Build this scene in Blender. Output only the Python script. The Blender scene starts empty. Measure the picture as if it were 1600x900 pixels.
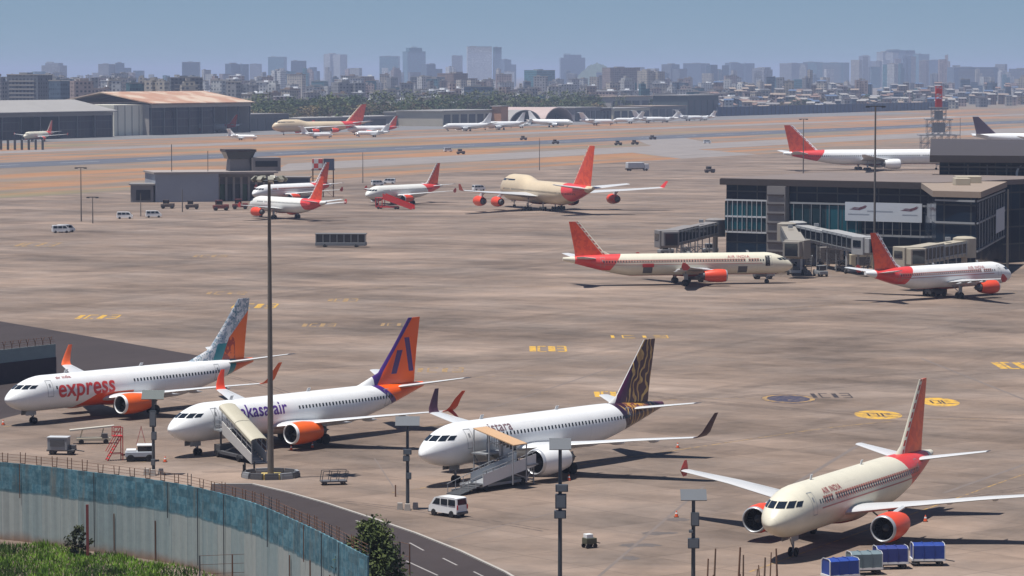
import bpy, bmesh, math, random
from mathutils import Vector, Matrix
R = math.radians
sc = bpy.context.scene
C = sc.collection

# ------------------------------------------------------------------ camera, sky, sun, exposure
CAM_H, FPX, PITCH = 39.467, 4901.3, R(3.912)
cam = bpy.data.cameras.new('camera'); cam_o = bpy.data.objects.new('camera', cam); C.objects.link(cam_o)
cam.sensor_width = 36; cam.lens = 36 * FPX / 1600; cam.clip_start = 1; cam.clip_end = 60000
cam_o.location = (0, 0, CAM_H); cam_o.rotation_euler = (R(90) - PITCH, 0, 0)
sc.camera = cam_o
SUN_TRAVEL = Vector((0.235, 0.09, -1)).normalized()
SUN_EL = math.asin(-SUN_TRAVEL.z); SUN_AZ = math.atan2(-SUN_TRAVEL.x, -SUN_TRAVEL.y)
w = bpy.data.worlds.new('World'); sc.world = w; w.use_nodes = True
wn = w.node_tree; wn.nodes.clear()
wo = wn.nodes.new('ShaderNodeOutputWorld'); wb = wn.nodes.new('ShaderNodeBackground')
sky = wn.nodes.new('ShaderNodeTexSky'); sky.sky_type = 'NISHITA'; sky.sun_disc = False
sky.sun_elevation = SUN_EL; sky.sun_rotation = SUN_AZ
sky.air_density = 1.0; sky.dust_density = 0.0; sky.ozone_density = 3.6; sky.altitude = 0
wb.inputs['Strength'].default_value = 0.06
gc = wn.nodes.new('ShaderNodeTexCoord'); mp = wn.nodes.new('ShaderNodeMapping'); mp.inputs['Location'].default_value = (0, 0, .10)
nv = wn.nodes.new('ShaderNodeVectorMath'); nv.operation = 'NORMALIZE'       # look the sky up a little higher: the clear band above the dust
wn.links.new(gc.outputs['Generated'], mp.inputs[0]); wn.links.new(mp.outputs[0], nv.inputs[0]); wn.links.new(nv.outputs[0], sky.inputs[0])
wn.links.new(sky.outputs[0], wb.inputs['Color']); wn.links.new(wb.outputs[0], wo.inputs[0])
sun = bpy.data.lights.new('sun', 'SUN'); sun.energy = 5.0; sun.angle = R(0.53); sun.color = (1, 0.965, 0.91)
sun_o = bpy.data.objects.new('sun', sun); C.objects.link(sun_o)
sun_o.rotation_euler = SUN_TRAVEL.to_track_quat('-Z', 'Y').to_euler()
sc.view_settings.view_transform = 'Standard'; sc.view_settings.look = 'None'
sc.view_settings.gamma = 1; sc.view_settings.exposure = 0.27; sc.view_settings.use_curve_mapping = False
sc.cycles.max_bounces = 6; sc.cycles.diffuse_bounces = 2; sc.cycles.glossy_bounces = 3
sc.cycles.transmission_bounces = 3; sc.cycles.volume_bounces = 0; sc.cycles.transparent_max_bounces = 6
sc.cycles.use_denoising = True; sc.cycles.caustics_reflective = False; sc.cycles.caustics_refractive = False

HAZE = 0.95e-4
# ------------------------------------------------------------------ helpers
def at(u, v, z=0.0):
    """where the line of sight of a spot in the photograph meets height z"""
    a = (u - 800) / FPX; b = (450 - v) / FPX
    dy = math.cos(PITCH) + b * math.sin(PITCH); dz = -math.sin(PITCH) + b * math.cos(PITCH)
    t = (z - CAM_H) / dz
    return Vector((a * t, dy * t, z))
def col_at(u, Y, z=0.0):
    return Vector(((u - 800) / FPX * Y, Y, z))
def zat(v, Y):
    """height seen at picture row v when standing at distance Y"""
    b = (450 - v) / FPX
    return CAM_H + Y * (-math.sin(PITCH) + b * math.cos(PITCH)) / (math.cos(PITCH) + b * math.sin(PITCH))

class MB:
    def __init__(s): s.v, s.f, s.m = [], [], []
    def add(s, vs, fs, mi=0):
        o = len(s.v); s.v += [tuple(p) for p in vs]
        s.f += [tuple(i + o for i in f) for f in fs]; s.m += [mi] * len(fs); return s
    def box(s, c, d, rz=0, mi=0, M=None, top=1.0):
        hx, hy, hz = d[0] / 2, d[1] / 2, d[2] / 2; vs = []
        for z in (-1, 1):
            k = top if z > 0 else 1
            for x, y in ((-1, -1), (1, -1), (1, 1), (-1, 1)):
                p = Vector((x * hx * k, y * hy * k, z * hz))
                if M: p = M @ p
                elif rz: p = Matrix.Rotation(rz, 3, 'Z') @ p
                vs.append(p + Vector(c))
        return s.add(vs, [(3, 2, 1, 0), (4, 5, 6, 7), (0, 1, 5, 4), (1, 2, 6, 5), (2, 3, 7, 6), (3, 0, 4, 7)], mi)
    def bar(s, p0, p1, wd, ht, mi=0):
        p0, p1 = Vector(p0), Vector(p1); d = p1 - p0; L = d.length
        if L < 1e-6: return s
        x = d / L; up = Vector((0, 0, 1))
        if abs(x.z) > .99: up = Vector((0, 1, 0))
        y = up.cross(x).normalized(); z = x.cross(y)
        M = Matrix((x, y, z)).transposed()
        return s.box((p0 + p1) / 2, (L, wd, ht), M=M, mi=mi)
    def tube(s, p0, p1, r0, r1=None, n=8, mi=0):
        r1 = r0 if r1 is None else r1
        p0, p1 = Vector(p0), Vector(p1); x = (p1 - p0).normalized()
        up = Vector((0, 0, 1)) if abs(x.z) < .95 else Vector((1, 0, 0))
        y = up.cross(x).normalized(); z = x.cross(y)
        vs = [p + (y * math.cos(a) + z * math.sin(a)) * r for p, r in ((p0, r0), (p1, r1)) for a in [2 * math.pi * i / n for i in range(n)]]
        fs = [(i, (i + 1) % n, n + (i + 1) % n, n + i) for i in range(n)] + [tuple(range(n - 1, -1, -1)), tuple(range(n, 2 * n))]
        return s.add(vs, fs, mi)
    def loft(s, rings, mi=0, cap=True):
        n = len(rings[0]); vs = [p for r in rings for p in r]; fs = []
        for k in range(len(rings) - 1):
            for i in range(n):
                j = (i + 1) % n
                fs.append((k * n + i, k * n + j, (k + 1) * n + j, (k + 1) * n + i))
        if cap: fs += [tuple(range(n - 1, -1, -1)), tuple((len(rings) - 1) * n + i for i in range(n))]
        return s.add(vs, fs, mi)
    def lathe(s, c, ax, prof, n=28, mi=0):
        """prof = (distance along ax, radius) ..."""
        c, x = Vector(c), Vector(ax).normalized()
        up = Vector((0, 0, 1)) if abs(x.z) < .9 else Vector((1, 0, 0))
        y = up.cross(x).normalized(); z = x.cross(y)
        rings = [[c + x * d + (y * math.cos(a) + z * math.sin(a)) * max(r, 1e-3) for a in [2 * math.pi * i / n for i in range(n)]] for d, r in prof]
        return s.loft(rings, mi, cap=False)
    def poly(s, pts, mi=0): return s.add(pts, [tuple(range(len(pts)))], mi)
    def prism(s, pts, h, mi=0):
        n = len(pts); vs = [Vector(p) for p in pts] + [Vector(p) + Vector((0, 0, h)) for p in pts]
        a = sum(pts[i][0] * pts[(i + 1) % n][1] - pts[(i + 1) % n][0] * pts[i][1] for i in range(n))
        fs = [tuple(range(n - 1, -1, -1)), tuple(range(n, 2 * n))] + [(i, (i + 1) % n, n + (i + 1) % n, n + i) for i in range(n)]
        if a < 0: fs = [tuple(reversed(f)) for f in fs]
        return s.add(vs, fs, mi)
    def obj(s, name, mats, parent=None, smooth=None, bevel=0):
        me = bpy.data.meshes.new(name); me.from_pydata(s.v, [], s.f)
        for m in (mats if isinstance(mats, (list, tuple)) else [mats]): me.materials.append(m)
        me.polygons.foreach_set('material_index', s.m)
        if smooth is not None:
            me.polygons.foreach_set('use_smooth', [True] * len(s.f)); me.set_sharp_from_angle(angle=R(smooth))
        me.update()
        o = bpy.data.objects.new(name, me); C.objects.link(o)
        if parent: o.parent = parent
        if bevel:
            b = o.modifiers.new('bevel', 'BEVEL'); b.width = bevel; b.segments = 2; b.limit_method = 'ANGLE'
        return o
def tag(o, label, cat, group=None, kind=None):
    o['label'] = label; o['category'] = cat
    if group: o['group'] = group
    if kind: o['kind'] = kind
    return o
def thing(name, label, cat, loc=(0, 0, 0), rz=0, group=None):
    o = bpy.data.objects.new(name, None); o.empty_display_size = .5; C.objects.link(o)
    o.location = loc; o.rotation_euler = (0, 0, rz); return tag(o, label, cat, group)
def struct(o): o['kind'] = 'structure'; return o
KIDS = {}
def dup(root, loc, rz, label, group=None, scale=None, cat=None):
    r = root.copy(); C.objects.link(r); r.location = loc; r.rotation_euler = (0, 0, rz); r['label'] = label
    if group: r['group'] = group
    if cat: r['category'] = cat
    if scale: r.scale = (scale,) * 3 if not isinstance(scale, (tuple, list)) else scale
    for ch in root.children:
        c = ch.copy(); C.objects.link(c); c.parent = r
        for g in ch.children:
            d = g.copy(); C.objects.link(d); d.parent = c
    return r

# ------------------------------------------------------------------ small shader language
class V:
    def __init__(s, nt, x): s.nt, s.x = nt, x
    def _m(s, op, *a):
        n = s.nt.nodes.new('ShaderNodeMath'); n.operation = op
        for i, q in enumerate((s,) + a):
            q = q.x if isinstance(q, V) else q
            if isinstance(q, (int, float)): n.inputs[i].default_value = q
            else: s.nt.links.new(q, n.inputs[i])
        return V(s.nt, n.outputs[0])
    def __add__(s, o): return s._m('ADD', o)
    __radd__ = __add__
    def __sub__(s, o): return s._m('SUBTRACT', o)
    def __rsub__(s, o): return (s * -1) + o
    def __mul__(s, o): return s._m('MULTIPLY', o)
    __rmul__ = __mul__
    def __gt__(s, o): return s._m('GREATER_THAN', o)
    def __lt__(s, o): return s._m('LESS_THAN', o)
    def __and__(s, o): return s._m('MULTIPLY', o)
    def __or__(s, o): return s._m('MAXIMUM', o)
    def abs(s): return s._m('ABSOLUTE')
    def frac(s): return s._m('FRACT')
    def floor(s): return s._m('FLOOR')
    def sin(s): return s._m('SINE')
    def pow(s, p): return s._m('POWER', p)
    def step(s, a, b):
        n = s.nt.nodes.new('ShaderNodeMapRange'); n.clamp = True; n.interpolation_type = 'SMOOTHSTEP'
        s.nt.links.new(s.x, n.inputs['Value']); n.inputs['From Min'].default_value = a; n.inputs['From Max'].default_value = b
        return V(s.nt, n.outputs['Result'])
class Mat:
    def __init__(s, name, rough=.6, metal=0, spec=.5, coat=0):
        s.mat = bpy.data.materials.new(name); s.mat.use_nodes = True; s.nt = s.mat.node_tree
        s.b = s.nt.nodes['Principled BSDF']
        s.b.inputs['Roughness'].default_value = rough; s.b.inputs['Metallic'].default_value = metal
        s.b.inputs['Specular IOR Level'].default_value = spec; s.b.inputs['Coat Weight'].default_value = coat
        s.tc = s.nt.nodes.new('ShaderNodeTexCoord'); s.geo = s.nt.nodes.new('ShaderNodeNewGeometry')
    def xyz(s, src='Object'):
        sock = {'Object': s.tc.outputs['Object'], 'World': s.geo.outputs['Position'], 'Normal': s.geo.outputs['Normal'], 'ObjNormal': s.tc.outputs['Normal']}[src]
        n = s.nt.nodes.new('ShaderNodeSeparateXYZ'); s.nt.links.new(sock, n.inputs[0])
        return [V(s.nt, n.outputs[i]) for i in range(3)]
    def vec(s, x, y, z):
        n = s.nt.nodes.new('ShaderNodeCombineXYZ')
        for i, q in enumerate((x, y, z)):
            q = q.x if isinstance(q, V) else q
            if isinstance(q, (int, float)): n.inputs[i].default_value = q
            else: s.nt.links.new(q, n.inputs[i])
        return n.outputs[0]
    def noise(s, scale, detail=4, vec=None, rough=.6, src='Object'):
        n = s.nt.nodes.new('ShaderNodeTexNoise'); n.inputs['Scale'].default_value = scale; n.inputs['Detail'].default_value = detail
        n.inputs['Roughness'].default_value = rough
        s.nt.links.new(vec if vec is not None else (s.tc.outputs['Object'] if src == 'Object' else s.geo.outputs['Position']), n.inputs['Vector'])
        return V(s.nt, n.outputs['Fac'])
    def rand(s):
        n = s.nt.nodes.new('ShaderNodeObjectInfo'); return V(s.nt, n.outputs['Random'])
    def cell(s, vec):
        n = s.nt.nodes.new('ShaderNodeTexWhiteNoise'); n.noise_dimensions = '3D'; s.nt.links.new(vec, n.inputs['Vector']); return V(s.nt, n.outputs['Value'])
    def mix(s, fac, a, b, mode='MIX'):
        n = s.nt.nodes.new('ShaderNodeMix'); n.data_type = 'RGBA'; n.blend_type = mode
        for sock, q in ((n.inputs[0], fac), (n.inputs[6], a), (n.inputs[7], b)):
            if isinstance(q, V): q = q.x
            if isinstance(q, (int, float)): sock.default_value = q if sock.type == 'VALUE' else (q, q, q, 1)
            elif isinstance(q, tuple): sock.default_value = q if len(q) == 4 else q + (1,)
            else: s.nt.links.new(q, sock)
        return n.outputs[2]
    def scale(s, colr, f):
        n = s.nt.nodes.new('ShaderNodeVectorMath'); n.operation = 'SCALE'
        if isinstance(colr, tuple): n.inputs[0].default_value = colr[:3]
        else: s.nt.links.new(colr, n.inputs[0])
        if isinstance(f, V): s.nt.links.new(f.x, n.inputs['Scale'])
        else: n.inputs['Scale'].default_value = f
        return n.outputs[0]
    def done(s, colr, rough=None, bump=None):
        if isinstance(colr, tuple): s.b.inputs['Base Color'].default_value = colr + (1,) if len(colr) == 3 else colr
        else: s.nt.links.new(colr, s.b.inputs['Base Color'])
        if isinstance(rough, V): s.nt.links.new(rough.x, s.b.inputs['Roughness'])
        if bump:
            n = s.nt.nodes.new('ShaderNodeBump'); n.inputs['Strength'].default_value = bump[1]; n.inputs['Distance'].default_value = bump[2]
            s.nt.links.new(bump[0].x, n.inputs['Height']); s.nt.links.new(n.outputs[0], s.b.inputs['Normal'])
        return s.mat
def sr(r, g, b):
    f = lambda c: (c / 255 / 12.92) if c / 255 <= .04045 else ((c / 255 + .055) / 1.055) ** 2.4
    return (f(r), f(g), f(b))
CACHE = {}
def paint(name, c, rough=.45, var=.12, scale=.8, metal=0, coat=0):
    """painted or bare surface with faint uneven weathering"""
    if name in CACHE: return CACHE[name]
    m = Mat(name, rough, metal, coat=coat)
    n = m.noise(scale, 5); n2 = m.noise(scale * 7, 3)
    f = (n * .7 + n2 * .3 - .5) * (2 * var) + 1
    CACHE[name] = m.done(m.scale(c, f)); return CACHE[name]
WHITE = paint('white_paint', (.78, .78, .77), .35, .06, coat=.2)
LGREY = paint('light_grey_paint', (.52, .53, .54), .4, .1)
MGREY = paint('mid_grey_paint', (.26, .27, .28), .5, .15)
DGREY = paint('dark_grey_paint', (.09, .09, .095), .55, .2)
STEEL = paint('galvanised_steel', (.33, .34, .35), .45, .2, metal=.3)
BLACK = paint('black_rubber', (.018, .018, .02), .75, .2)
GLASS = paint('dark_glass', (.012, .018, .026), .08, .05)
RED = paint('red_paint', (.55, .035, .03), .4, .12)
ORANGE = paint('orange_paint', (.80, .12, .012), .38, .06, coat=.2)
PURPLE = paint('purple_paint', (.06, .02, .17), .4, .08)
BEIGE = paint('beige_paint', (.50, .44, .33), .55, .15)
YELLOW = paint('yellow_paint', (.75, .50, .04), .5, .15)
BLUE = paint('blue_tarpaulin', (.011, .042, .24), .5, .25, 1.5)
TEAL = paint('teal_paint', (.02, .28, .33), .4, .08)
CONC = paint('concrete', (.36, .33, .30), .9, .2, .5)
RUST = paint('rusty_steel', (.17, .085, .05), .85, .4, 1.5)
WOOD = paint('weathered_timber', (.16, .10, .065), .9, .3, 2)
GALV_DARK = paint('dark_steel', (.06, .065, .07), .5, .2, metal=.2)
SILVER = paint('bare_aluminium', (.62, .63, .64), .28, .06, metal=.8)
def lerp(a, b, t): return a + (b - a) * t
# ------------------------------------------------------------------ ground
DV, EV = Vector((.46, .888, 0)), Vector((-.888, .46, 0))     # along the runway, across it
def sn(s, n, z=0): return DV * s + EV * n + Vector((0, 0, z))
def apron_mat():
    m = Mat('apron_concrete', .85, spec=.25)
    x, y, z = m.xyz('World')
    a = R(40); c, s_ = math.cos(a), math.sin(a)
    p, q = x * c + y * s_, y * c - x * s_
    tone = m.cell(m.vec((p * (1 / 7.5)).floor(), (q * (1 / 7.5)).floor(), 0))
    lane = m.cell(m.vec(0, (q * (1 / 22.5)).floor(), 3))
    n1 = m.noise(.035, 5, src='World'); n2 = m.noise(.22, 6, src='World', rough=.7); n3 = m.noise(.009, 3, src='World'); n4 = m.noise(1.6, 4, src='World')
    st = m.noise(1, 5, vec=m.vec(p * .11, q * .009, 0)); n5 = m.noise(.075, 6, src='World', rough=.72); n6 = m.noise(.5, 5, src='World', rough=.7); st2 = m.noise(1, 5, vec=m.vec((x * .46 + y * .888) * .008, (y * .46 - x * .888) * .10, 5))
    e1, e2 = x * .96 - y * .28, x * .28 + y * .96
    b1 = m.noise(1, 6, vec=m.vec(e1 * .010, e2 * .030, 2), rough=.65); b2 = m.noise(1, 5, vec=m.vec(e1 * .03, e2 * .10, 7), rough=.65)
    f = 1 + (b1 - .5) * 1.5 + (b2 - .5) * .9 + (b1.step(.55, .62) - b1.step(.36, .43)) * .10 + (tone - .5) * .17 + (lane - .5) * .08 + (n1 - .5) * .8 + (n2 - .5) * .5 + (n3 - .5) * .5 + (st - .5) * .6 + (st2 - .5) * .6 + (n4 - .5) * .2 + (n5 - .5) * .6 + (n6 - .5) * .3
    jx = ((p * (1 / 7.5)).frac() - .5).abs() > .491; jy = ((q * (1 / 7.5)).frac() - .5).abs() > .491
    f = f * (1 - (jx | jy) * .3) * (1 - st2.step(.56, .70) * .28) * (1 - st.step(.60, .72) * .22) * (1 + n1.step(.58, .74) * .22)
    oil = m.noise(.12, 6, src='World', rough=.75).step(.60, .72)
    warm = m.noise(.05, 4, src='World').step(.35, .7)
    colr = m.mix(warm, (.214, .156, .120), (.192, .149, .122))
    colr = m.mix(oil * .55, colr, (.11, .09, .085))
    return m.done(m.scale(colr, f))
def grass_strip_mat():
    m = Mat('dry_airfield_grass', .95, spec=.1)
    x, y, z = m.xyz('World')
    s, n = x * .46 + y * .888, y * .46 - x * .888
    k = m.noise(1, 5, vec=m.vec(s * .004, n * .035, 0)); k2 = m.noise(.03, 5, src='World'); k3 = m.noise(1, 4, vec=m.vec(s * .003, n * .02, 9))
    colr = m.mix(k.step(.42, .56), (.30, .160, .085), (.19, .15, .12))
    colr = m.mix(k3.step(.55, .68) * .7, colr, (.17, .165, .10))
    return m.done(m.scale(colr, 1 + (k2 - .5) * .7))
def asphalt_mat(name, c, k=.5):
    m = Mat(name, .9, spec=.2)
    x, y, z = m.xyz('World')
    s, n = x * .46 + y * .888, y * .46 - x * .888
    a = m.noise(1, 4, vec=m.vec(s * .006, n * .12, 1)); b = m.noise(.08, 5, src='World'); d = m.noise(.9, 4, src='World')
    return m.done(m.scale(c, 1 + (a - .5) * k + (b - .5) * k + (d - .5) * .2))
def earth_mat():
    m = Mat('dusty_earth', .95, spec=.1)
    a = m.noise(.01, 6, src='World'); b = m.noise(.12, 5, src='World')
    colr = m.mix(a.step(.4, .65), (.20, .155, .12), (.16, .145, .12))
    return m.done(m.scale(colr, 1 + (b - .5) * .6))
APRON, STRIP, EARTH = apron_mat(), grass_strip_mat(), earth_mat()
TARMAC = asphalt_mat('grey_taxiway', (.225, .20, .188)); RUNWAY = asphalt_mat('runway_asphalt', (.10, .105, .125)); ROADM = asphalt_mat('service_road_asphalt', (.046, .036, .036))
def sheet(name, pts, mat):
    m = MB(); m.poly(pts); o = m.obj(name, mat); o['kind'] = 'structure'; return o
g = MB(); N = 24
for i in range(N):
    for j in range(N):
        x0, x1 = -24000 + 48000 * i / N, -24000 + 48000 * (i + 1) / N; y0, y1 = -3000 + 39000 * j / N, -3000 + 39000 * (j + 1) / N
        g.poly([(x0, y0, -.12), (x1, y0, -.12), (x1, y1, -.12), (x0, y1, -.12)])
struct(g.obj('ground', EARTH))
sheet('airfield_grass', [sn(-1500, 560, -.06), sn(6000, 560, -.06), sn(6000, 1165, -.06), sn(-1500, 1165, -.06)], STRIP)
sheet('apron', [sn(-1500, -2600), sn(6000, -2600), sn(6000, 600), sn(-1500, 600)], APRON)
sheet('taxiway', [sn(1080, 668, -.03), sn(6000, 668, -.03), sn(6000, 722, -.03), sn(1180, 722, -.03)], TARMAC)
sheet('taxiway_link', [sn(1330, 600.5, -.02), sn(1420, 600.5, -.02), sn(1500, 668, -.02), sn(1420, 668, -.02)], TARMAC)
sheet('exit_taxiway', [sn(1560, 722.5, -.02), sn(1640, 722.5, -.02), sn(1760, 792, -.02), sn(1690, 792, -.02)], TARMAC)
sheet('runway', [sn(-1500, 793, -.02), sn(6000, 793, -.02), sn(6000, 838, -.02), sn(-1500, 838, -.02)], RUNWAY)
sheet('far_taxiway', [sn(-1500, 938, -.03), sn(6000, 938, -.03), sn(6000, 968, -.03), sn(-1500, 968, -.03)], TARMAC)
sheet('hangar_apron', [sn(-1500, 1070, -.02), sn(3000, 1070, -.02), sn(3000, 1300, -.02), sn(-1500, 1300, -.02)], asphalt_mat('hangar_apron_tarmac', (.17, .165, .165)))
m = MB()
for k in range(0, 60):
    m.poly([sn(300 + k * 60, 815.1, .01), sn(330 + k * 60, 815.1, .01), sn(330 + k * 60, 816, .01), sn(300 + k * 60, 816, .01)])
struct(m.obj('runway_centre_marking', WHITE))
m = MB(); m.poly([sn(2560, 962, .01), sn(2760, 962, .01), sn(2760, 975, .01), sn(2560, 975, .01)]); struct(m.obj('pale_taxiway_patch', CONC))
# service road: behind the red lettered jet at left, and along the blue wall at the bottom
def flat(us, z=.006): return [at(u, v, z) for u, v in us]
struct(sheet('service_road', flat([(-400, 440), (0, 502), (60, 512), (130, 524), (210, 538), (312, 556), (335, 566), (230, 596), (60, 640), (-60, 670), (-400, 700)]), ROADM))
W_TOP = [(-250, 712), (-120, 715), (0, 722), (65, 728), (130, 736), (190, 743), (250, 751), (300, 760), (350, 772), (400, 787), (450, 808), (500, 831), (560, 862), (640, 905)]
W_H = 6.6
def wall_base(u, v): p = at(u, v, W_H); return Vector((p.x, p.y, 0))
WB = [wall_base(u, v) for u, v in W_TOP]
near_edge = [(330, 757), (395, 757), (450, 770), (510, 787), (580, 810), (650, 834), (720, 862), (790, 895), (880, 950), (1000, 1040)]
far = [at(u, v, .006) for u, v in near_edge]
road = [Vector((p.x + .35, p.y + .35, .006)) for p in WB[7:]]
sheet('wall_side_road', far + [Vector((road[-1].x + 8, road[-1].y - 14, .006))] + road[::-1], ROADM)
m = MB()
for (u0, v0), (u1, v1) in (((640, 848), (662, 860)), ((692, 872), (714, 883)), ((740, 893), (764, 905)), ((596, 829), (616, 838)), ((556, 813), (572, 819)), ((634, 876), (684, 899))):
    a, b = at(u0, v0, .012), at(u1, v1, .012); d = (b - a).normalized(); nrm = Vector((-d.y, d.x, 0)) * .09
    m.poly([a - nrm, b - nrm, b + nrm, a + nrm])
struct(m.obj('road_marking', paint('worn_white_marking', (.26, .24, .23), .9, .4, 3)))
# kerb between the road and the apron
m = MB()
for a, b in zip(far[:-1], far[1:]): m.bar((a.x, a.y, .04), (b.x, b.y, .04), .25, .14)
struct(m.obj('kerb', CONC))
# yellow stand numbers and guide paint on the apron
def worn_mark(name, c, lo, hi):
    m = Mat(name, .9, spec=.2); n = m.noise(.9, 5, src='World', rough=.7); return m.done(m.mix(n.step(lo, hi), c, (.175, .13, .105)))
YMARK = worn_mark('worn_yellow_marking', (.56, .33, .05), .46, .66); BMARK = worn_mark('black_marking', (.04, .035, .04), .5, .75); NMARK = worn_mark('dark_blue_marking', (.04, .042, .075), .46, .66)
YFADE = worn_mark('faded_yellow_marking', (.40, .25, .08), .38, .60)
def mark(u, v, wpx, hpx, mat, strokes, back=None, z=.008):
    a = at(u - wpx / 2, v, z); b = at(u + wpx / 2, v, z); c0, c1 = at(u, v + hpx / 2, z), at(u, v - hpx / 2, z)
    W_, D_ = (b - a).length, (c1 - c0).length; o = at(u, v, z)
    if back:
        q = MB(); q.poly([o + Vector((W_ * .56 * math.cos(t), D_ * .62 * math.sin(t), -.002)) for t in [2 * math.pi * i / 24 for i in range(24)]])
        struct(q.obj('stand_marking_ground', back))
    q = MB()
    for x0, y0, x1, y1, th in strokes:
        p0, p1 = Vector((o.x + x0 * W_ / 2, o.y + y0 * D_ / 2, z)), Vector((o.x + x1 * W_ / 2, o.y + y1 * D_ / 2, z))
        d = (p1 - p0).normalized(); n_ = Vector((-d.y, d.x, 0)) * min(.55, th * D_ * .16)
        p0 -= d * .06; p1 += d * .06
        q.poly([p0 - n_, p1 - n_, p1 + n_, p0 + n_])
        z += .0015
    struct(q.obj('stand_marking', mat))
S_ = [(-.95, -.8, -.95, .8, .28), (-.6, -.8, -.2, -.8, .3), (-.6, .8, -.2, .8, .3), (-.6, -.8, -.6, .8, .12), (.15, -.8, .15, .8, .3), (.5, .8, .95, .8, .28), (.5, 0, .95, 0, .28), (.5, -.8, .95, -.8, .28), (.95, -.8, .95, .8, .1)]
RING = [(math.cos(a), math.sin(a), math.cos(a + .4), math.sin(a + .4), .22) for a in [i * .3927 for i in range(16)]]
for u, v, w_, h_, mt in ((155, 495, 62, 7, YMARK), (400, 478, 66, 8, YMARK), (537, 469, 44, 6, YFADE), (690, 578, 70, 8, YFADE), (858, 545, 54, 10, YMARK), (1000, 526, 90, 5, YMARK), (955, 616, 46, 10, YMARK), (355, 458, 60, 5, YFADE), (60, 382, 60, 7, YFADE), (500, 508, 50, 6, YFADE), (620, 507, 46, 5, YFADE), (1590, 571, 60, 12, YMARK), (330, 400, 50, 4, YFADE)):
    mark(u, v, w_, h_, mt, S_)
DG = [(-.45, -.4, -.45, .4, .1), (-.25, .4, .0, .4, .1), (.0, .4, .0, -.4, .08), (-.25, -.4, .0, -.4, .1), (.2, -.4, .2, .4, .1), (.38, .4, .6, .4, .1), (.38, 0, .6, 0, .1), (.38, -.4, .6, -.4, .1)]
mark(1372, 648, 66, 11, BMARK, DG, YMARK); mark(1468, 628, 54, 11, BMARK, DG, YMARK)
mark(1232, 623, 76, 12, YFADE, RING, NMARK); mark(1300, 618, 60, 8, BMARK, S_)
m = MB()
for a, b, wd in (((1240, 757), (1350, 690), .5), ((1475, 770), (1640, 712), .45), ((585, 716), (622, 772), .14), ((870, 800), (700, 842), .2), ((1100, 760), (930, 905), .3), ((1440, 560), (1640, 640), .4), ((760, 640), (1000, 560), .25)):
    p, q = at(*a, .007), at(*b, .007); d = (q - p).normalized(); n_ = Vector((-d.y, d.x, 0)) * wd / 2
    m.poly([p - n_, q - n_, q + n_, p + n_])
struct(m.obj('taxi_line', paint('tyre_darkened_line', (.15, .12, .105), .9, .35, .5)))
m = MB()
rnd = random.Random(5)
for u, v, wp, hp in ((1030, 833, 60, 5), (1000, 852, 70, 4), (985, 872, 30, 2), (1060, 812, 40, 2)):
    o = at(u, v, .006); W_ = (at(u + wp / 2, v) - at(u - wp / 2, v)).length
    pts = [o + Vector((W_ / 2 * math.cos(t) * rnd.uniform(.8, 1.1), 1.1 * math.sin(t) * rnd.uniform(.5, 1.2), 0)) for t in [2 * math.pi * i / 26 for i in range(26)]]
    m.poly(pts)
struct(m.obj('oil_stain', paint('oil_stained_concrete', (.10, .082, .074), .8, .5, .7)))
# verge in front of the blue wall
sheet('verge', [Vector((p.x - .2, p.y - .2, -.03)) for p in WB] + [Vector((-8, 150, -.03)), Vector((-80, 150, -.03))], paint('brown_verge_earth', (.17, .115, .07), .95, .4, .4))

m = MB()
for nx, ny, th in ((-56.7, 349.6, 41), (-35.2, 320.2, 40.9), (-8.7, 297.1, 40.5), (20.7, 250.4, 27.5), (53, 591.4, -102), (89.7, 563.8, -130)):
    f = Vector((-math.sin(R(th)), -math.cos(R(th)), 0)); n_ = Vector((-f.y, f.x, 0)) * .1; o = Vector((nx, ny, .009))
    a, b = o + f * (4 if ny < 400 else 2), o - f * 62; c = b - f * 26 + n_ * 150
    m.poly([a - n_, a + n_, b + n_, b - n_]); k0 = b
    for i in range(1, 9):
        q = i / 8; k1 = b.lerp(b - f * 26, q).lerp((b - f * 26).lerp(c, q), q); m.poly([k0 - n_, k0 + n_, k1 + n_, k1 - n_]); k0 = k1
struct(m.obj('lead_in_line', YFADE))

m = MB(); q = random.Random(31)
for i in range(26):
    u, v = q.uniform(150, 1560), q.uniform(400, 840); a0 = R(q.choice((-47, 42, -60, 15))) + q.uniform(-.15, .15); o = at(u, v, .0065); L_ = q.uniform(18, 60); cv = q.uniform(-.012, .012); pts = []
    for side in (0, .9):
        p_ = Vector((o.x, o.y, .0065 + i * .00008)); a = a0; row = []
        p_ = p_ + Vector((-math.sin(a), math.cos(a), 0)) * side
        for k in range(13): row.append(p_.copy()); p_ = p_ + Vector((math.cos(a), math.sin(a), 0)) * L_ / 12; a += cv * L_ / 12
        for r0, r1 in zip(row[:-1], row[1:]): d = (r1 - r0).normalized(); n_ = Vector((-d.y, d.x, 0)) * .11; m.poly([r0 - n_, r1 - n_, r1 + n_, r0 + n_])
struct(m.obj('tyre_mark', worn_mark('tyre_rubber_mark', (.085, .068, .062), .40, .62)))
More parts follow.
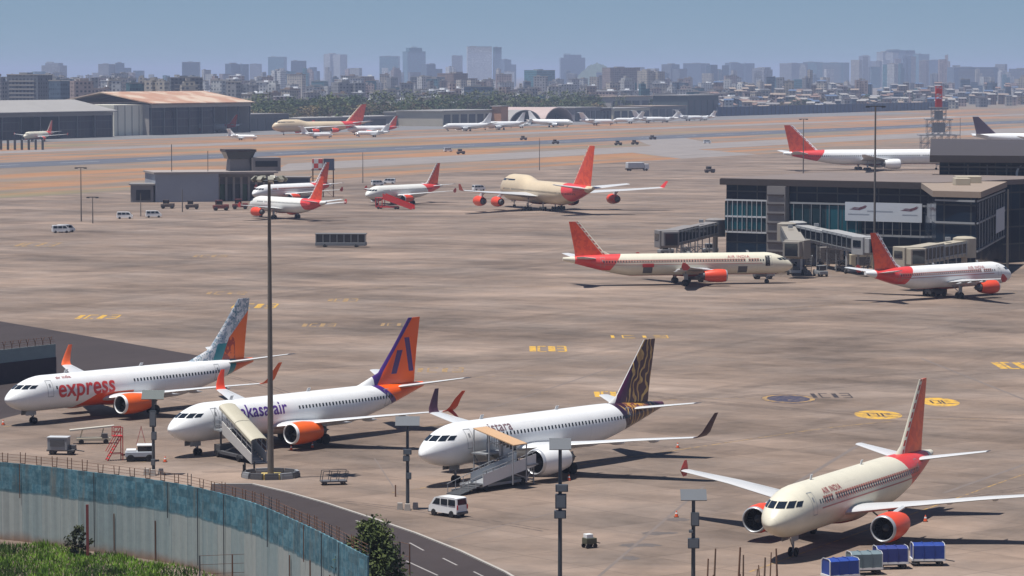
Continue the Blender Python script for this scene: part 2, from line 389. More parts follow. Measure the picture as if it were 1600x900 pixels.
# ------------------------------------------------------------------ large structures
def un(u, n, z=0):
    """ground spot under picture column u on the line n across the runway"""
    k = (u - 800) / FPX; Y = n / (.46 - .888 * k); return Vector((k * Y, Y, z))
def glass_wall_mat(name, c, fx=3.0, fz=3.6, lum=.5):
    m = Mat(name, .12, spec=.12); x, y, z = m.xyz('Object')
    p = x + y * .37
    t = m.cell(m.vec((p * (1 / fx)).floor(), (z * (1 / fz)).floor(), 0)); mul = ((p * (1 / fx)).frac() < .06) | ((z * (1 / fz)).frac() < .09)
    col_ = m.mix(t * lum, c, (c[0] * .4 + .008, c[1] * 2.6 + .01, c[2] * 2.6 + .01)); return m.done(m.mix(mul, col_, (.05, .055, .06)), rough=t * .15 + .06)
TGLASS = glass_wall_mat('terminal_glass', (.005, .010, .022)); TGLASS_T = glass_wall_mat('teal_terminal_glass', (.008, .03, .04), 2.4, 6, 1.0)
ROOFM = paint('terminal_roof_sheet', (.17, .135, .12), .8, .25, .1); FASCIA = paint('brown_fascia', (.045, .034, .032), .6, .2, .3); CLAD = paint('grey_cladding', (.20, .185, .18), .7, .2, .3)
ROOFL = paint('tan_beige_roof', (.26, .20, .155), .8, .25, .25)  # tan roof sheet, paler than the main terminal roof
def slab(name, pts, z0, z1, mat, parent=None):
    m = MB(); m.prism([(p[0], p[1], z0) for p in pts], z1 - z0); return m.obj(name, mat, parent)
def strips(name, a, b, zs, th, mat, parent, out, nv=0, vz=None, vw=.25):
    """rails along a facade from a to b at heights zs, with nv uprights"""
    m = MB(); a, b = Vector((a[0], a[1], 0)), Vector((b[0], b[1], 0)); d = (b - a).normalized(); o = Vector((d.y, -d.x, 0)) * out
    for z in zs:
        m.bar(a + o + Vector((0, 0, z)), b + o + Vector((0, 0, z)), .3, th)
        if not nv: last = m.obj(name, mat, parent); m = MB()
    if not nv: return last
    for i in range(nv):
        p = a.lerp(b, (i + .5) / nv) + o * 1.5; m.bar(p + Vector((0, 0, vz[0])), p + Vector((0, 0, vz[1])), vw, vw)
    return m.obj(name, mat, parent)
T = thing('terminal_building', 'dark glass airport terminal with flat brown roof, banner and boarding bridges', 'terminal')
A0, A1 = Vector((45.6, 667, 0)), Vector((86.4, 640, 0)); dA = (A1 - A0).normalized(); nA = Vector((-dA.y, dA.x, 0))
back = 46
A2, A3 = A1 + nA * back + dA * 10, A0 + nA * back
slab('glazed_hall', [A0, A1, A2, A3], 0, 16.2, TGLASS, T)
e = .9
slab('roof', [A0 - nA * e - dA * e, A1 - nA * e + dA * e, A2 + nA, A3 + nA - dA * e], 16.25, 17.3, ROOFM, T)
slab('fascia', [A0 - nA * (e + .15) - dA * (e + .15), A1 - nA * (e + .15) + dA * e, A1 - nA * (e - .1) + dA * e, A0 - nA * (e - .1) - dA * e], 15.9, 17.2, FASCIA, T)
def fp(t, out=0): return A0 + (A1 - A0) * t - nA * out
slab('corner_glazing', [fp(-.004, .25), fp(.215, .25), fp(.215, -.2), fp(-.004, -.2)], 6.2, 12.4, TGLASS_T, T)
strips('sill_band', fp(0), fp(.215), (12.7, 5.9, 9.2), .35, LGREY, T, .3, 9, (6.1, 12.6), .14)
slab('stair_tower', [fp(.22, 1.8), fp(.31, 1.8), fp(.31, -1), fp(.22, -1)], 0, 15.85, CLAD, T)
strips('tower_louvre', fp(.225, 1.8), fp(.305, 1.8), (2, 4, 6, 8, 10, 12, 14), .3, FASCIA, T, .12)
slab('teal_glazing', [fp(.32, .25), fp(.66, .25), fp(.66, -.2), fp(.32, -.2)], 6.4, 12.0, TGLASS_T, T)
strips('spandrel_band', fp(.315), fp(1.0), (12.4, 6.1), .4, MGREY, T, .3, 16, (6.2, 12.3), .14)
bn = slab('banner', [fp(.585, .62), fp(.945, .62), fp(.945, .50), fp(.585, .50)], 9.0, 12.9, paint('white_banner_cloth', (.50, .53, .57), .7, .08, .3), T)
m = MB()
def on_banner(t, z): return fp(t, .64) + Vector((0, 0, z))
def swoosh(t0, z0, k):
    for dt, dz, w_ in ((0, 0, 1), (.012, .30, .8)):
        up = [(0, 0), (.02, .22), (.045, .10), (.07, .45), (.095, .95), (.085, .40), (.055, -.15), (.02, -.05)]
        m.poly([on_banner(t0 + dt + a * k * w_, z0 + dz + b * k * w_) for a, b in up])
for t0 in (.605, .845): m = MB(); swoosh(t0, 11.4, .9); m.obj('bird_emblem', paint('maroon_emblem', (.13, .05, .07), .6, .1), bn)
m = MB()
m.poly([on_banner(.69, 11.0), on_banner(.81, 11.0), on_banner(.81, 11.22), on_banner(.69, 11.22)]); m.poly([on_banner(.855, 10.4), on_banner(.925, 10.4), on_banner(.925, 10.6), on_banner(.855, 10.6)])
m.poly([on_banner(.60, 10.3), on_banner(.70, 10.3), on_banner(.70, 10.5), on_banner(.60, 10.5)])
m.obj('text_line', paint('grey_print', (.28, .31, .36), .7, .1), bn)
# front pavilion with the tan roof
B0, B1, B2, B3 = Vector((80.9, 598, 0)), Vector((87.6, 592, 0)), Vector((101.5, 648, 0)), Vector((85.5, 655, 0))
slab('pavilion_hall', [B0, B1, B2, B3], 0, 16.0, TGLASS, T); slab('pavilion_roof', [B0 + Vector((-.8, -.8, 0)), B1 + Vector((.8, -.8, 0)), B2 + Vector((.8, 0, 0)), B3 + Vector((-.8, 0, 0))], 16.05, 17.2, ROOFL, T)
strips('pavilion_band', B0, B1, (5.9, 11.2, 15.4), .35, MGREY, T, .3); strips('pavilion_side_band', B1, B2, (5.9, 11.2, 15.4), .35, MGREY, T, .3, 10, (6, 15), .16)
pb = [B1.lerp(B2, .62), B1.lerp(B2, .95)]; d_ = (pb[1] - pb[0]).normalized(); o_ = Vector((d_.y, -d_.x, 0))
slab('side_banner', [pb[0] + o_ * .6, pb[1] + o_ * .6, pb[1] + o_ * .5, pb[0] + o_ * .5], 7.5, 12.2, paint('white_banner_cloth', (.50, .53, .57)), T)
for cx, cy, sx in ((93, 640, 5), (90, 628, 3)):
    m = MB(); m.box((cx, cy, 17.9), (sx, 4, 1.4)); m.obj('roof_plant', BEIGE, T, bevel=.08)
# tall main block at right
D0, D1 = Vector((106.5, 782, 0)), Vector((94.0, 690, 0))
E0, E1, E2 = Vector((94, 690, 0)), Vector((200, 664, 0)), Vector((230, 800, 0))
slab('main_block_hall', [E0, E1, E2, D0], 0, 20.0, TGLASS, T); slab('main_block_roof', [E0 + Vector((-2.5, -2.5, 0)), E1 + Vector((0, -2.5, 0)), E2, Vector((115, 862, 0)), ], 20.05, 21.6, FASCIA, T)
strips('main_block_band', E0, E1, (4.6, 12, 19), .4, DGREY, T, .3, 26, (.5, 19.5), .3)
m = MB(); cc = Vector((112.0, 690 - 18 * .245 - .4, 17.6)); dE = (E1 - E0).normalized()
for i in range(14):
    a0, a1 = 1.9 + i * .17, 2.07 + i * .17; r0 = lambda a: 2.0; th_ = lambda a: .55 * math.sin((a - 1.9) / 2.38 * math.pi)
    m.poly([cc + dE * math.cos(a) * r + Vector((0, 0, math.sin(a) * r)) for a, r in ((a0, 2.0), (a1, 2.0), (a1, 2.0 - th_(a1)), (a0, 2.0 - th_(a0)))])
m.obj('crescent_emblem', LGREY, T)
m = MB(); m.bar((150, 690, 21.9), (170, 700, 21.9), 5, .5); m.bar((125, 705, 21.9), (140, 705, 21.9), 3, .4); m.obj('roof_plant', BEIGE, T)
# boarding bridges
BRG = paint('bridge_grey_beige', (.27, .245, .21), .6, .2, .4)
def bridge(label, rot, cab, zr, zc, shell=BRG, ang=0.6):
    rot, cab = Vector((rot[0], rot[1], 0)), Vector((cab[0], cab[1], 0)); d = (cab - rot); L = d.length; d.normalize(); n_ = Vector((-d.y, d.x, 0))
    t = thing('boarding_bridge', label, 'boarding bridge', rot, 0, 'boarding bridges of the terminal')
    def pt(k, side, z): q = d * (L * k) + n_ * side; return Vector((q.x, q.y, z + lerp(zr, zc, k)))
    m = MB(); m.lathe((0, 0, zr - .4), (0, 0, 1), [(0, .01), (0, 2.2), (3.6, 2.2), (3.9, 1.4), (4.0, .01)], 16); m.obj('rotunda', shell, t, smooth=30)
    m = MB(); m.tube((0, 0, 0), (0, 0, zr - .4), .55, .55, 12); m.box((0, 0, .25), (2.4, 2.4, .5)); m.obj('rotunda_column', CONC, t)
    for k0, k1, wd, h in ((.08, .56, 1.45, 2.9), (.50, .93, 1.65, 3.2)):
        m = MB(); rg = [[pt(k, -wd, 0), pt(k, wd, 0), pt(k, wd, h), pt(k, -wd, h)] for k in (k0, k1)]; m.loft(rg); tn = m.obj('tunnel', shell, t)
        m = MB()
        for s_ in (-1, 1):
            q = [pt(k0 + .015, s_ * (wd + .03), .7), pt(k1 - .015, s_ * (wd + .03), .7), pt(k1 - .015, s_ * (wd + .03), h - .55), pt(k0 + .015, s_ * (wd + .03), h - .55)]; m.poly(q if s_ < 0 else q[::-1])
        m.obj('glazing', GLASS, tn)
        m = MB()
        for s_ in (-1, 1):
            for i in range(7):
                k = lerp(k0 + .01, k1 - .01, i / 6); m.bar(pt(k, s_ * (wd + .08), .1), pt(k, s_ * (wd + .08), h - .1), .2, .1)
            m.bar(pt(k0, s_ * (wd + .08), .6), pt(k1, s_ * (wd + .08), .6), .1, .14); m.bar(pt(k0, s_ * (wd + .08), h - .4), pt(k1, s_ * (wd + .08), h - .4), .1, .14)
        m.obj('frame', MGREY, tn)
    ca = d * L; M = Matrix.Rotation(math.atan2(d.y, d.x) + ang, 3, 'Z')
    m = MB(); m.box((ca.x, ca.y, zc + 1.6), (3.8, 4.2, 3.6), M=M); m.box(tuple(ca + M @ Vector((2.6, 0, zc + 1.7))), (1.6, 3.4, 3.0), M=M); cb = m.obj('cab', shell, t, bevel=.12)
    m = MB(); m.box(tuple(ca + M @ Vector((3.42, 0, zc + 1.6))), (.12, 2.6, 2.4), M=M); m.obj('cab_window', GLASS, cb); m = MB(); m.box(tuple(ca + M @ Vector((0, -2.12, zc + 2.0))), (2.6, .1, 1.3), M=M); m.obj('cab_window', GLASS, cb)
    m = MB(); [m.bar(pt(k, 0, 3.3), pt(k, 0, 3.9), .9, 1.2) for k in (.3,)]; m.obj('roof_unit', MGREY, t)
    q = d * (L * .82); m = MB()
    for s_ in (-1, 1): m.tube(q + n_ * s_ * 1.2 + Vector((0, 0, .6)), q + n_ * s_ * 1.2 + Vector((0, 0, lerp(zr, zc, .82))), .22, .22, 10)
    m.bar(q - n_ * 1.6 + Vector((0, 0, .7)), q + n_ * 1.6 + Vector((0, 0, .7)), .5, .5); dv = m.obj('drive_column', LGREY, t)
    for s_ in (-1, 1):
        m = MB(); m.lathe(q + n_ * (s_ * 1.4) - n_ * .2 + Vector((0, 0, .55)), n_, [(0, .1), (0, .5), (.06, .55), (.34, .55), (.4, .5), (.4, .1)], 16); m.obj('wheel', BLACK, dv)
    for k in (.25, .4, .55, .68):
        m = MB(); b0, b1 = d * (L * k) + n_ * 1.3, d * (L * k) - n_ * 1.3
        for b_ in (b0, b1): m.tube(b_, b_ + Vector((0, 0, lerp(zr, zc, k) - .02)), .13, .13, 6)
        m.bar(b0 + Vector((0, 0, 1)), b1 + Vector((0, 0, 3)), .12, .12); m.bar(b1 + Vector((0, 0, 1)), b0 + Vector((0, 0, 3)), .12, .12); m.bar(b0 + Vector((0, 0, 3.2)), b1 + Vector((0, 0, 3.2)), .15, .15); m.obj('trestle_frame', MGREY, t)
    q2 = d * (L * .9) + n_ * 2.6; m = MB()
    for i in range(12): m.bar(q2 + d * (-i * .35) + Vector((0, 0, zc - i * zc / 12)) - n_ * .5, q2 + d * (-i * .35) + Vector((0, 0, zc - i * zc / 12)) + n_ * .5, .3, .06)
    m.bar(q2 + Vector((0, 0, zc)) - n_ * .5, q2 + d * -4.2 - n_ * .5, .08, .3); m.bar(q2 + Vector((0, 0, zc)) + n_ * .5, q2 + d * -4.2 + n_ * .5, .08, .3)
    m.obj('service_stair', STEEL, t)
bridge('boarding bridge with dark windows left of the terminal corner', (43.6, 672), (31.6, 640), 5.0, 4.2, CLAD)
bridge('boarding bridge behind the nose of the long cream airliner', (57.5, 654), (55.2, 606), 5.0, 4.0, BRG, -.4)
bridge('boarding bridge with white framed glass below the left end of the banner', (59.5, 655), (69, 611), 5.2, 4.4, paint('bridge_pale_grey', (.33, .33, .33), .5, .2, .4), .3)
bridge('beige boarding bridge behind the fuselage of the white red tailed airliner', (84.5, 585), (72.2, 571), 5.6, 4.6, paint('bridge_beige', (.36, .32, .25), .6, .2, .4), 1.2)
def stair_tower(label, u, v, k=1.0):
    q = at(u, v); t = thing('service_tower', label, 'service tower', q, .25)
    m = MB(); m.box((0, 0, 3.2 * k), (4.6 * k, 3.6 * k, 6.4 * k), top=.62); m.obj('stair_housing', BEIGE, t, bevel=.1)
    m = MB(); m.box((0, 0, 6.7 * k), (3.4 * k, 2.8 * k, .5 * k)); m.obj('cap_slab', BEIGE, t)
    m = MB()
    for i in range(8): m.box((-2.7 * k, -1.0 * k + i * .28 * k, .4 + i * .62 * k), (1.1 * k, .4 * k, .12))
    m.obj('steps', STEEL, t)
    m = MB(); m.box((0, -1.86 * k, 1.2 * k), (1.0 * k, .06, 2.1 * k)); m.obj('door', DGREY, t)
stair_tower('beige tapering stair tower left of the grey terminal column', 1192, 398, .9); stair_tower('beige tapering stair tower above the nose of the white red tailed airliner', 1524, 425, .85)

# hangars along the far edge of the field
def hangar(name, label, u0, u1, n, depth, h, ridge, wall_m, roof_m, nb, door_m=None, open_=(), over=3, front_band=2.0):
    a, b = un(u0, n), un(u1, n); d = (b - a); L = d.length; d.normalize()
    t = thing(name, label, 'hangar', a, math.atan2(d.y, d.x))
    m = MB(); w_ = .8
    m.box((L / 2, depth - w_ / 2, h / 2), (L, w_, h)); m.box((w_ / 2, depth / 2, h / 2), (w_, depth - 2 * w_, h)); m.box((L - w_ / 2, depth / 2, h / 2), (w_, depth - 2 * w_, h)); m.obj('wall', wall_m, t)
    m = MB(); rg = []
    for y, z in ((-over, h + .2), (depth * .5, ridge), (depth + 2, h + .2)): rg.append((y, z))
    for (y0, z0), (y1, z1) in zip(rg[:-1], rg[1:]):
        m.add([(-2, y0, z0), (L + 2, y0, z0), (L + 2, y1, z1), (-2, y1, z1), (-2, y0, z0 + .7), (L + 2, y0, z0 + .7), (L + 2, y1, z1 + .7), (-2, y1, z1 + .7)], [(3, 2, 1, 0), (4, 5, 6, 7), (0, 1, 5, 4), (2, 3, 7, 6), (1, 2, 6, 5), (3, 0, 4, 7)])
    m.obj('roof', roof_m, t)
    m = MB(); m.box((L / 2, -.4, h - front_band / 2), (L, 1.0, front_band)); m.obj('header_beam', wall_m, t)
    for i in range(nb):
        if i in open_: continue
        m = MB(); m.box((L * (i + .5) / nb, .6 + (i % 2) * 1.2, (h - front_band) / 2), (L / nb + .6, .5, h - front_band)); m.obj('door_leaf', door_m, t)
    for i in range(nb + 1): m = MB(); m.box((min(L - .5, max(.5, L * i / nb)), -.2, (h - front_band) / 2), (.9, .7, h - front_band)); m.obj('door_mullion', GALV_DARK, t)
    return t, L
HG = glass_wall_mat('dark_blue_hangar_door', (.004, .006, .018), 4, 5, .3)
RROOF = Mat('rusty_corrugated_roof', .8); _n = RROOF.noise(.06, 5, src='Object'); RROOF = RROOF.done(RROOF.mix(_n.step(.42, .6), (.40, .22, .14), (.52, .40, .30)))
PALEROOF = paint('pale_sheet_roof', (.29, .275, .26), .7, .2, .05)
hangar('maintenance_hangar', 'brown roofed hangar with wide dark doors and pale concrete end wall', 236, 391, 1132, 75, 19.5, 27, CONC, RROOF, 8, HG, open_=(7, 6, 5))
hangar('maintenance_hangar', 'pale roofed hangar with dark doors at the left edge of the photo', -90, 176, 1124, 60, 15.5, 22.5, paint('grey_block_wall', (.20, .19, .19), .8, .2, .1), PALEROOF, 9, HG, open_=(4, 5))
a_ = un(179, 1138); b_ = un(234, 1138); m = MB(); m.prism([a_, b_, b_ + EV * 30, a_ + EV * 30], 19.6)
t = m.obj('concrete_annex', paint('pale_concrete_panel', (.74, .70, .58), .9, .15, .06)); tag(t, 'pale windowless concrete annex between the two dark doored hangars', 'annex')
for i in range(5): m = MB(); p_ = a_.lerp(b_, (i + .5) / 5.0) - EV * .25; m.bar(p_, p_ + Vector((0, 0, 19)), .5, .4); m.obj('panel_rib', CONC, t)
def boxb(name, label, cat, u0, u1, n, depth, h, mat, roof, band=None, group=None, bays=0, kind=None):
    a, b = un(u0, n), un(u1, n); d = b - a; L = d.length; d.normalize(); t = thing(name, label, cat, a, math.atan2(d.y, d.x), group)
    m = MB(); m.box((L / 2, depth / 2, h / 2), (L, depth, h)); m.obj('wall', mat, t)
    m = MB(); m.box((L / 2, depth / 2, h + .35), (L + 2, depth + 2, .7)); m.obj('roof', roof, t)
    for i in range(bays):
        m = MB(); m.box((L * (i + .5) / bays, -.15, h * .42), (L / bays * .7, .4, h * .72)); m.obj('door', band or DGREY, t)
    return t, L
def barrel(label, u0, u1, n, depth, rise, mat):
    a, b = un(u0, n), un(u1, n); d = b - a; L = d.length; d.normalize(); t = thing('arched_hangar', label, 'hangar', a, math.atan2(d.y, d.x))
    N_ = 18; P_ = lambda r0, y: [(L / 2 - math.cos(math.pi * i / N_) * L / 2 * r0, y, math.sin(math.pi * i / N_) * rise * r0) for i in range(N_ + 1)]
    m = MB()
    o, i_ = P_(1, 0), P_(.93, 0); o2, i2 = P_(1, depth), P_(.93, depth)
    for A_, B_ in ((o, o2), (i2, i_), (i_, o), (o2, i2)):
        for k in range(N_): m.poly([A_[k], A_[k + 1], B_[k + 1], B_[k]][::-1])
    m.obj('vault', mat, t, smooth=40)
    m = MB(); m.poly([(p[0], depth - 1, p[2]) for p in P_(.95, 0)]); m.obj('back_wall', DGREY, t)
    for i in (0, 5): m = MB(); x = L * (.12 + .76 * (i + .5) / 6); m.box((x, 9 + (i % 2), rise * .3), (L * .13, .4, rise * .6)); m.obj('door_leaf', HG, t)
barrel('arched hangar with striped orange pier on its left', 796, 846, 1125, 50, 11, PALEROOF)
barrel('arched hangar right of the striped one, dark mouth', 851, 896, 1125, 50, 12.5, paint('pinkish_sheet_vault', (.44, .34, .31), .7, .2, .1))
boxb('long_shed', 'long low cream shed with dark bays left of the arched hangars', 'shed', 692, 782, 1128, 40, 11, paint('cream_shed_wall', (.45, .40, .32), .8, .15, .1), PALEROOF, GALV_DARK, bays=7)
t, L_ = boxb('signal_pier', 'narrow orange and cream pier beside the left arched hangar', 'pier', 783, 794, 1120, 8, 14, paint('orange_pier_paint', (.52, .26, .14), .7, .2, .3), CONC)
t, L_ = boxb('checker_shed', 'low shed with red and white chequered parapet behind the white jets', 'shed', 655, 735, 1150, 30, 10, CLAD, PALEROOF)
for i in range(14): m = MB(); m.box((L_ * (i + .5) / 14, -.5, 9.6 if i % 2 else 10.6), (L_ / 14, .3, 1.2)); m.obj('chequer_panel', paint('pale_red_chequer', (.50, .16, .14), .7, .2, .3), t)
for lab, u0, u1, n, h, mt, rf in (('grey flat roofed shed right of the arched hangars', 898, 938, 1140, 11, paint('grey_shed_wall', (.22, .21, .22), .8, .2, .2), PALEROOF), ('dark arched front shed beyond the white jets', 925, 955, 1150, 10, HG, PALEROOF),
        ('low beige shed with many small bays right of the arches', 958, 1015, 1165, 9, BEIGE, PALEROOF), ('pale low shed roof right of the bay shed', 1018, 1072, 1170, 10, CLAD, ROOFL),
        ('dark box hangar with light roof at the right end of the row', 1074, 1122, 1185, 19, paint('dark_slate_wall', (.06, .08, .085), .7, .2, .2), PALEROOF), ('long cream roofed warehouse behind the shed row', 955, 1030, 1290, 17, CONC, ROOFL),
        ('low grey shed with long dark front behind the far jumbo', 470, 640, 1168, 7, paint('grey_shed_wall', (.22, .21, .22)), PALEROOF), ('dark shed with slanted roof left of the far jumbo', 388, 452, 1150, 11, DGREY, CLAD)):
    boxb('airfield_shed', lab, 'shed', u0, u1, n, 35, h, mt, rf, GALV_DARK, 'sheds along the far edge of the airfield', bays=5)
# old control building in the middle of the field
a, b = at(243, 316), at(432, 314); d = b - a; L = d.length; d.normalize()
T2 = thing('control_building', 'old grey airfield control building with flat topped tower cab', 'control building', a, math.atan2(d.y, d.x))
hz = 8.6
m = MB(); m.box((L * .26, 11, hz / 2), (L * .52, 22, hz)); m.obj('blank_wing', paint('blue_grey_render', (.30, .32, .36), .8, .15, .2), T2)
m = MB(); m.box((L * .76, 14, hz / 2), (L * .48, 16, hz)); m.box((L * .76, 6, hz - .6), (L * .48, 4, 1.2)); m.obj('bay_wing', CLAD, T2)
for i in range(8): m = MB(); m.box((L * (.54 + .44 * i / 7), 4.6, hz / 2 - .6), (.7, .7, hz - 1.2)); m.obj('column', CONC, T2)
for i in range(7): m = MB(); m.box((L * (.54 + .44 * (i + .5) / 7), 5.85, 2.6), (3.2, .3, 5.0)); m.obj('bay_door', GALV_DARK if i % 3 else paint('green_door', (.05, .14, .06)), T2)
m = MB(); m.box((L / 2, 11, hz + .3), (L + 1, 23, .6)); m.obj('roof', paint('dusty_flat_roof', (.30, .255, .23), .9, .2, .2), T2)
m = MB(); m.box((L * .73, 10, hz + 2.4), (6.6, 7.0, 3.8), top=.9); m.obj('tower_shaft', CLAD, T2)
m = MB(); m.box((L * .73, 10, hz + 5.4), (7.4, 7.4, 2.2), top=1.25); m.obj('cab_glazing', GLASS, T2); m = MB(); m.box((L * .73, 10, hz + 6.9), (9.8, 9.8, .8)); m.obj('cab_roof', FASCIA, T2)
m = MB(); m.box((L * .94, 9, hz + 2.6), (9, 9, 4.2)); m.obj('upper_storey', CLAD, T2); m = MB(); m.box((L * .94, 4.4, hz + 2.8), (7, .2, 1.8)); m.obj('upper_window', GLASS, T2)
for x, y, h_, r_ in ((6, 6, 9, .12), (L * .45, 4, 7, .1)): m = MB(); m.tube((x, y, hz), (x, y, hz + h_), r_); m.obj('antenna', GALV_DARK, T2)
q = at(222, 316); t = thing('guard_hut', 'small grey hut with dark front left of the old control building', 'hut', q)
m = MB(); m.box((0, 3, 2.6), (7, 6, 5.2)); m.obj('wall', CLAD, t); m = MB(); m.box((0, 3, 5.5), (8, 7, .5)); m.obj('roof', PALEROOF, t); m = MB(); m.box((.4, -.05, 2.2), (4.4, .15, 3.2)); m.obj('opening', BLACK, t)
q = at(455, 310); t = thing('plant_room', 'dark blue plant room right of the old control building', 'plant room', q)
m = MB(); m.box((0, 4, 3.2), (11, 8, 6.4)); m.obj('wall', paint('dark_blue_wall', (.07, .09, .14), .7, .2), t); m = MB(); m.box((0, 4, 6.6), (12, 9, .4)); m.obj('roof', CLAD, t)
# chequered water tank tower
q = at(505, 308); t = thing('water_tower', 'red and white chequered tank and dark tank on steel legs behind the parked pair', 'water tower', q)
m = MB()
for x in (-4.2, 0, 4.2):
    for y in (-1.5, 1.5): m.tube((x, y, 0), (x, y, 10.4), .16)
for z in (3.5, 7): m.bar((-4.2, -1.5, z), (4.2, -1.5, z), .12, .12); m.bar((-4.2, -1.5, z - 3.4), (0, -1.5, z), .1, .1); m.bar((4.2, -1.5, z - 3.4), (0, -1.5, z), .1, .1)
m.obj('leg_frame', RUST, t)
CHQ = Mat('red_white_chequer', .6); x, y, z = CHQ.xyz(); CHQ = CHQ.done(CHQ.mix(((x * .55).floor() + (z * .55).floor() + (y * .55).floor())._m('MODULO', 2).abs() > .5, (.60, .06, .05), (.70, .68, .65)))
m = MB(); m.box((-2.2, 0, 12.4), (4.2, 4, 4)); m.obj('chequered_tank', CHQ, t); m = MB(); m.box((2.4, 0, 12.4), (4.2, 4, 4.2)); m.obj('dark_tank', paint('dark_blue_wall', (.07, .09, .14)), t); m = MB(); m.box((0, 0, 10.3), (9.5, 4.6, .25)); m.obj('platform', GALV_DARK, t); t.scale = (.78, .78, .85)
# radar gantry at right
q = at(1466, 236); t = thing('radar_mast', 'stepped steel lattice gantry with a red topped mast behind the terminal roof', 'radar mast', q)
def lattice(m, x0, x1, z0, z1, y=2.5, nx=3, nz=3, r=.16):
    for i in range(nx + 1):
        xx = lerp(x0, x1, i / nx)
        for yy in (-y, y): m.tube((xx, yy, z0), (xx, yy, z1), r, r, 5)
    for k in range(nz + 1):
        zz = lerp(z0, z1, k / nz)
        for yy in (-y, y): m.bar((x0, yy, zz), (x1, yy, zz), r * 2, r * 2)
    for i in range(nx):
        for k in range(nz):
            for yy in (-y, y): m.bar((lerp(x0, x1, i / nx), yy, lerp(z0, z1, k / nz)), (lerp(x0, x1, (i + 1) / nx), yy, lerp(z0, z1, (k + 1) / nz)), r * 1.3, r * 1.3)
m = MB(); lattice(m, -9, 9, 0, 8, nx=5, nz=2); m.obj('lower_frame', STEEL, t); m = MB(); m.box((0, 0, 8.2), (21, 8, .5)); m.box((0, 0, 16.2), (14, 7, .5)); m.box((0, 0, 22.2), (9, 6, .4)); m.obj('platform', STEEL, t)
m = MB(); lattice(m, -6, 6, 8.4, 16, nx=4, nz=2); lattice(m, -3.6, 3.6, 16.4, 22, nx=2, nz=2, y=2); m.box((0, 0, 12), (6, 4, 5)); m.box((0, 0, 18.5), (4, 3, 4)); m.obj('upper_frame', STEEL, t)
m = MB(); lattice(m, -1.5, 1.5, 22.4, 33, y=1.5, nx=1, nz=6, r=.14); m.box((0, 0, 24.5), (2.6, 2.6, 4)); m.box((0, 0, 30.5), (3, 3, 2.4)); m.obj('red_mast', RED, t)
# blue perimeter wall at lower left
def wall_mat():
    m = Mat('streaked_blue_sheet_wall', .7); x, y, z = m.xyz('World')
    p = x * .8 - y * .6
    pan = m.cell(m.vec((p * (1 / 2.3)).floor(), 0, 1)); st = m.noise(1, 5, vec=m.vec(p * 1.6, 0, z * .12)); n = m.noise(.5, 5, src='World'); n2 = m.noise(2.2, 5, src='World', rough=.7)
    seam = n * .5 + 3.9
    blue = m.mix(n2.step(.40, .62), (.042, .135, .18), (.10, .20, .235)); up_ = m.cell(m.vec((p * (1 / 1.15)).floor(), (z * 1.6).floor(), 4)); blue = m.scale(m.mix(st.step(.52, .66) * .6, blue, (.13, .16, .155)), .72 + up_ * .5)
    pale = m.mix(pan * .6 + (st - .5) * .8, (.33, .35, .325), (.17, .255, .27))
    c = m.mix((z - seam).step(-.12, .12), pale, blue)
    c = m.mix(((p * (1 / 2.3)).frac() < .03) * .5, c, (.10, .14, .15))
    c = m.mix((z + n * .9).step(1.35, .35) * .9, c, (.24, .14, .085)); c = m.mix(((z - seam).abs() < .07) * .5, c, (.06, .11, .13)); c = m.mix(st.step(.60, .74) * .45, c, (.20, .155, .11))
    return m.done(m.scale(c, 1 + (n2 - .5) * .35))
WALLM = wall_mat()
t = thing('perimeter_wall', 'tall streaked blue sheet wall with bracketed posts along the grass at lower left', 'wall')
def on_path(P_, s):
    for a, b in zip(P_[:-1], P_[1:]):
        l = (b - a).length
        if s <= l: return a.lerp(b, s / l), (b - a).normalized()
        s -= l
    return P_[-1], (P_[-1] - P_[-2]).normalized()
def smooth_path(P_, k=6):
    out = []
    for i in range(len(P_) - 1):
        p0, p1, p2, p3 = P_[max(0, i - 1)], P_[i], P_[i + 1], P_[min(len(P_) - 1, i + 2)]
        for j in range(k):
            q = j / k; out.append(.5 * ((2 * p1) + (p2 - p0) * q + (2 * p0 - 5 * p1 + 4 * p2 - p3) * q * q + (3 * p1 - p0 - 3 * p2 + p3) * q ** 3))
    return out + [P_[-1]]
WP = smooth_path(WB[:-1] + [wall_base(576, 870)]); total = sum((b - a).length for a, b in zip(WP[:-1], WP[1:]))
m = MB(); s = 0; rg = []; cr = MB()
while s <= total:
    p, d = on_path(WP, s); n_ = Vector((-d.y, d.x, 0)); wv = .05 * math.sin(s * 5.5)
    rg.append([p + n_ * (wv + .06), p + n_ * (wv - .06), p + n_ * (wv - .06) + Vector((0, 0, W_H)), p + n_ * (wv + .06) + Vector((0, 0, W_H))]); s += .28
m.loft(rg); m.obj('sheet_panel', WALLM, t)
s = .5; r2 = random.Random(11); k = 0
while s < total - .5:
    p, d = on_path(WP, s); n_ = Vector((-d.y, d.x, 0)); inn = p + n_ * .2
    m = MB(); m.tube(inn, inn + Vector((0, 0, W_H + .05)), .07, .07, 6); m.bar(inn + Vector((0, 0, W_H)) - d * .28, inn + Vector((0, 0, W_H)) + d * .28, .06, .08)
    hh = r2.uniform(.65, .95)
    for s_ in (-1, 1): m.bar(inn + Vector((0, 0, W_H)) + d * .26 * s_, inn + Vector((0, 0, W_H + hh)) + d * (.30 * s_ + r2.uniform(-.04, .04)), .06, .06)
    m.obj('post', RUST if r2.random() < .8 else GALV_DARK, t); s += 1.9; k += 1
m = MB(); r3 = random.Random(4)
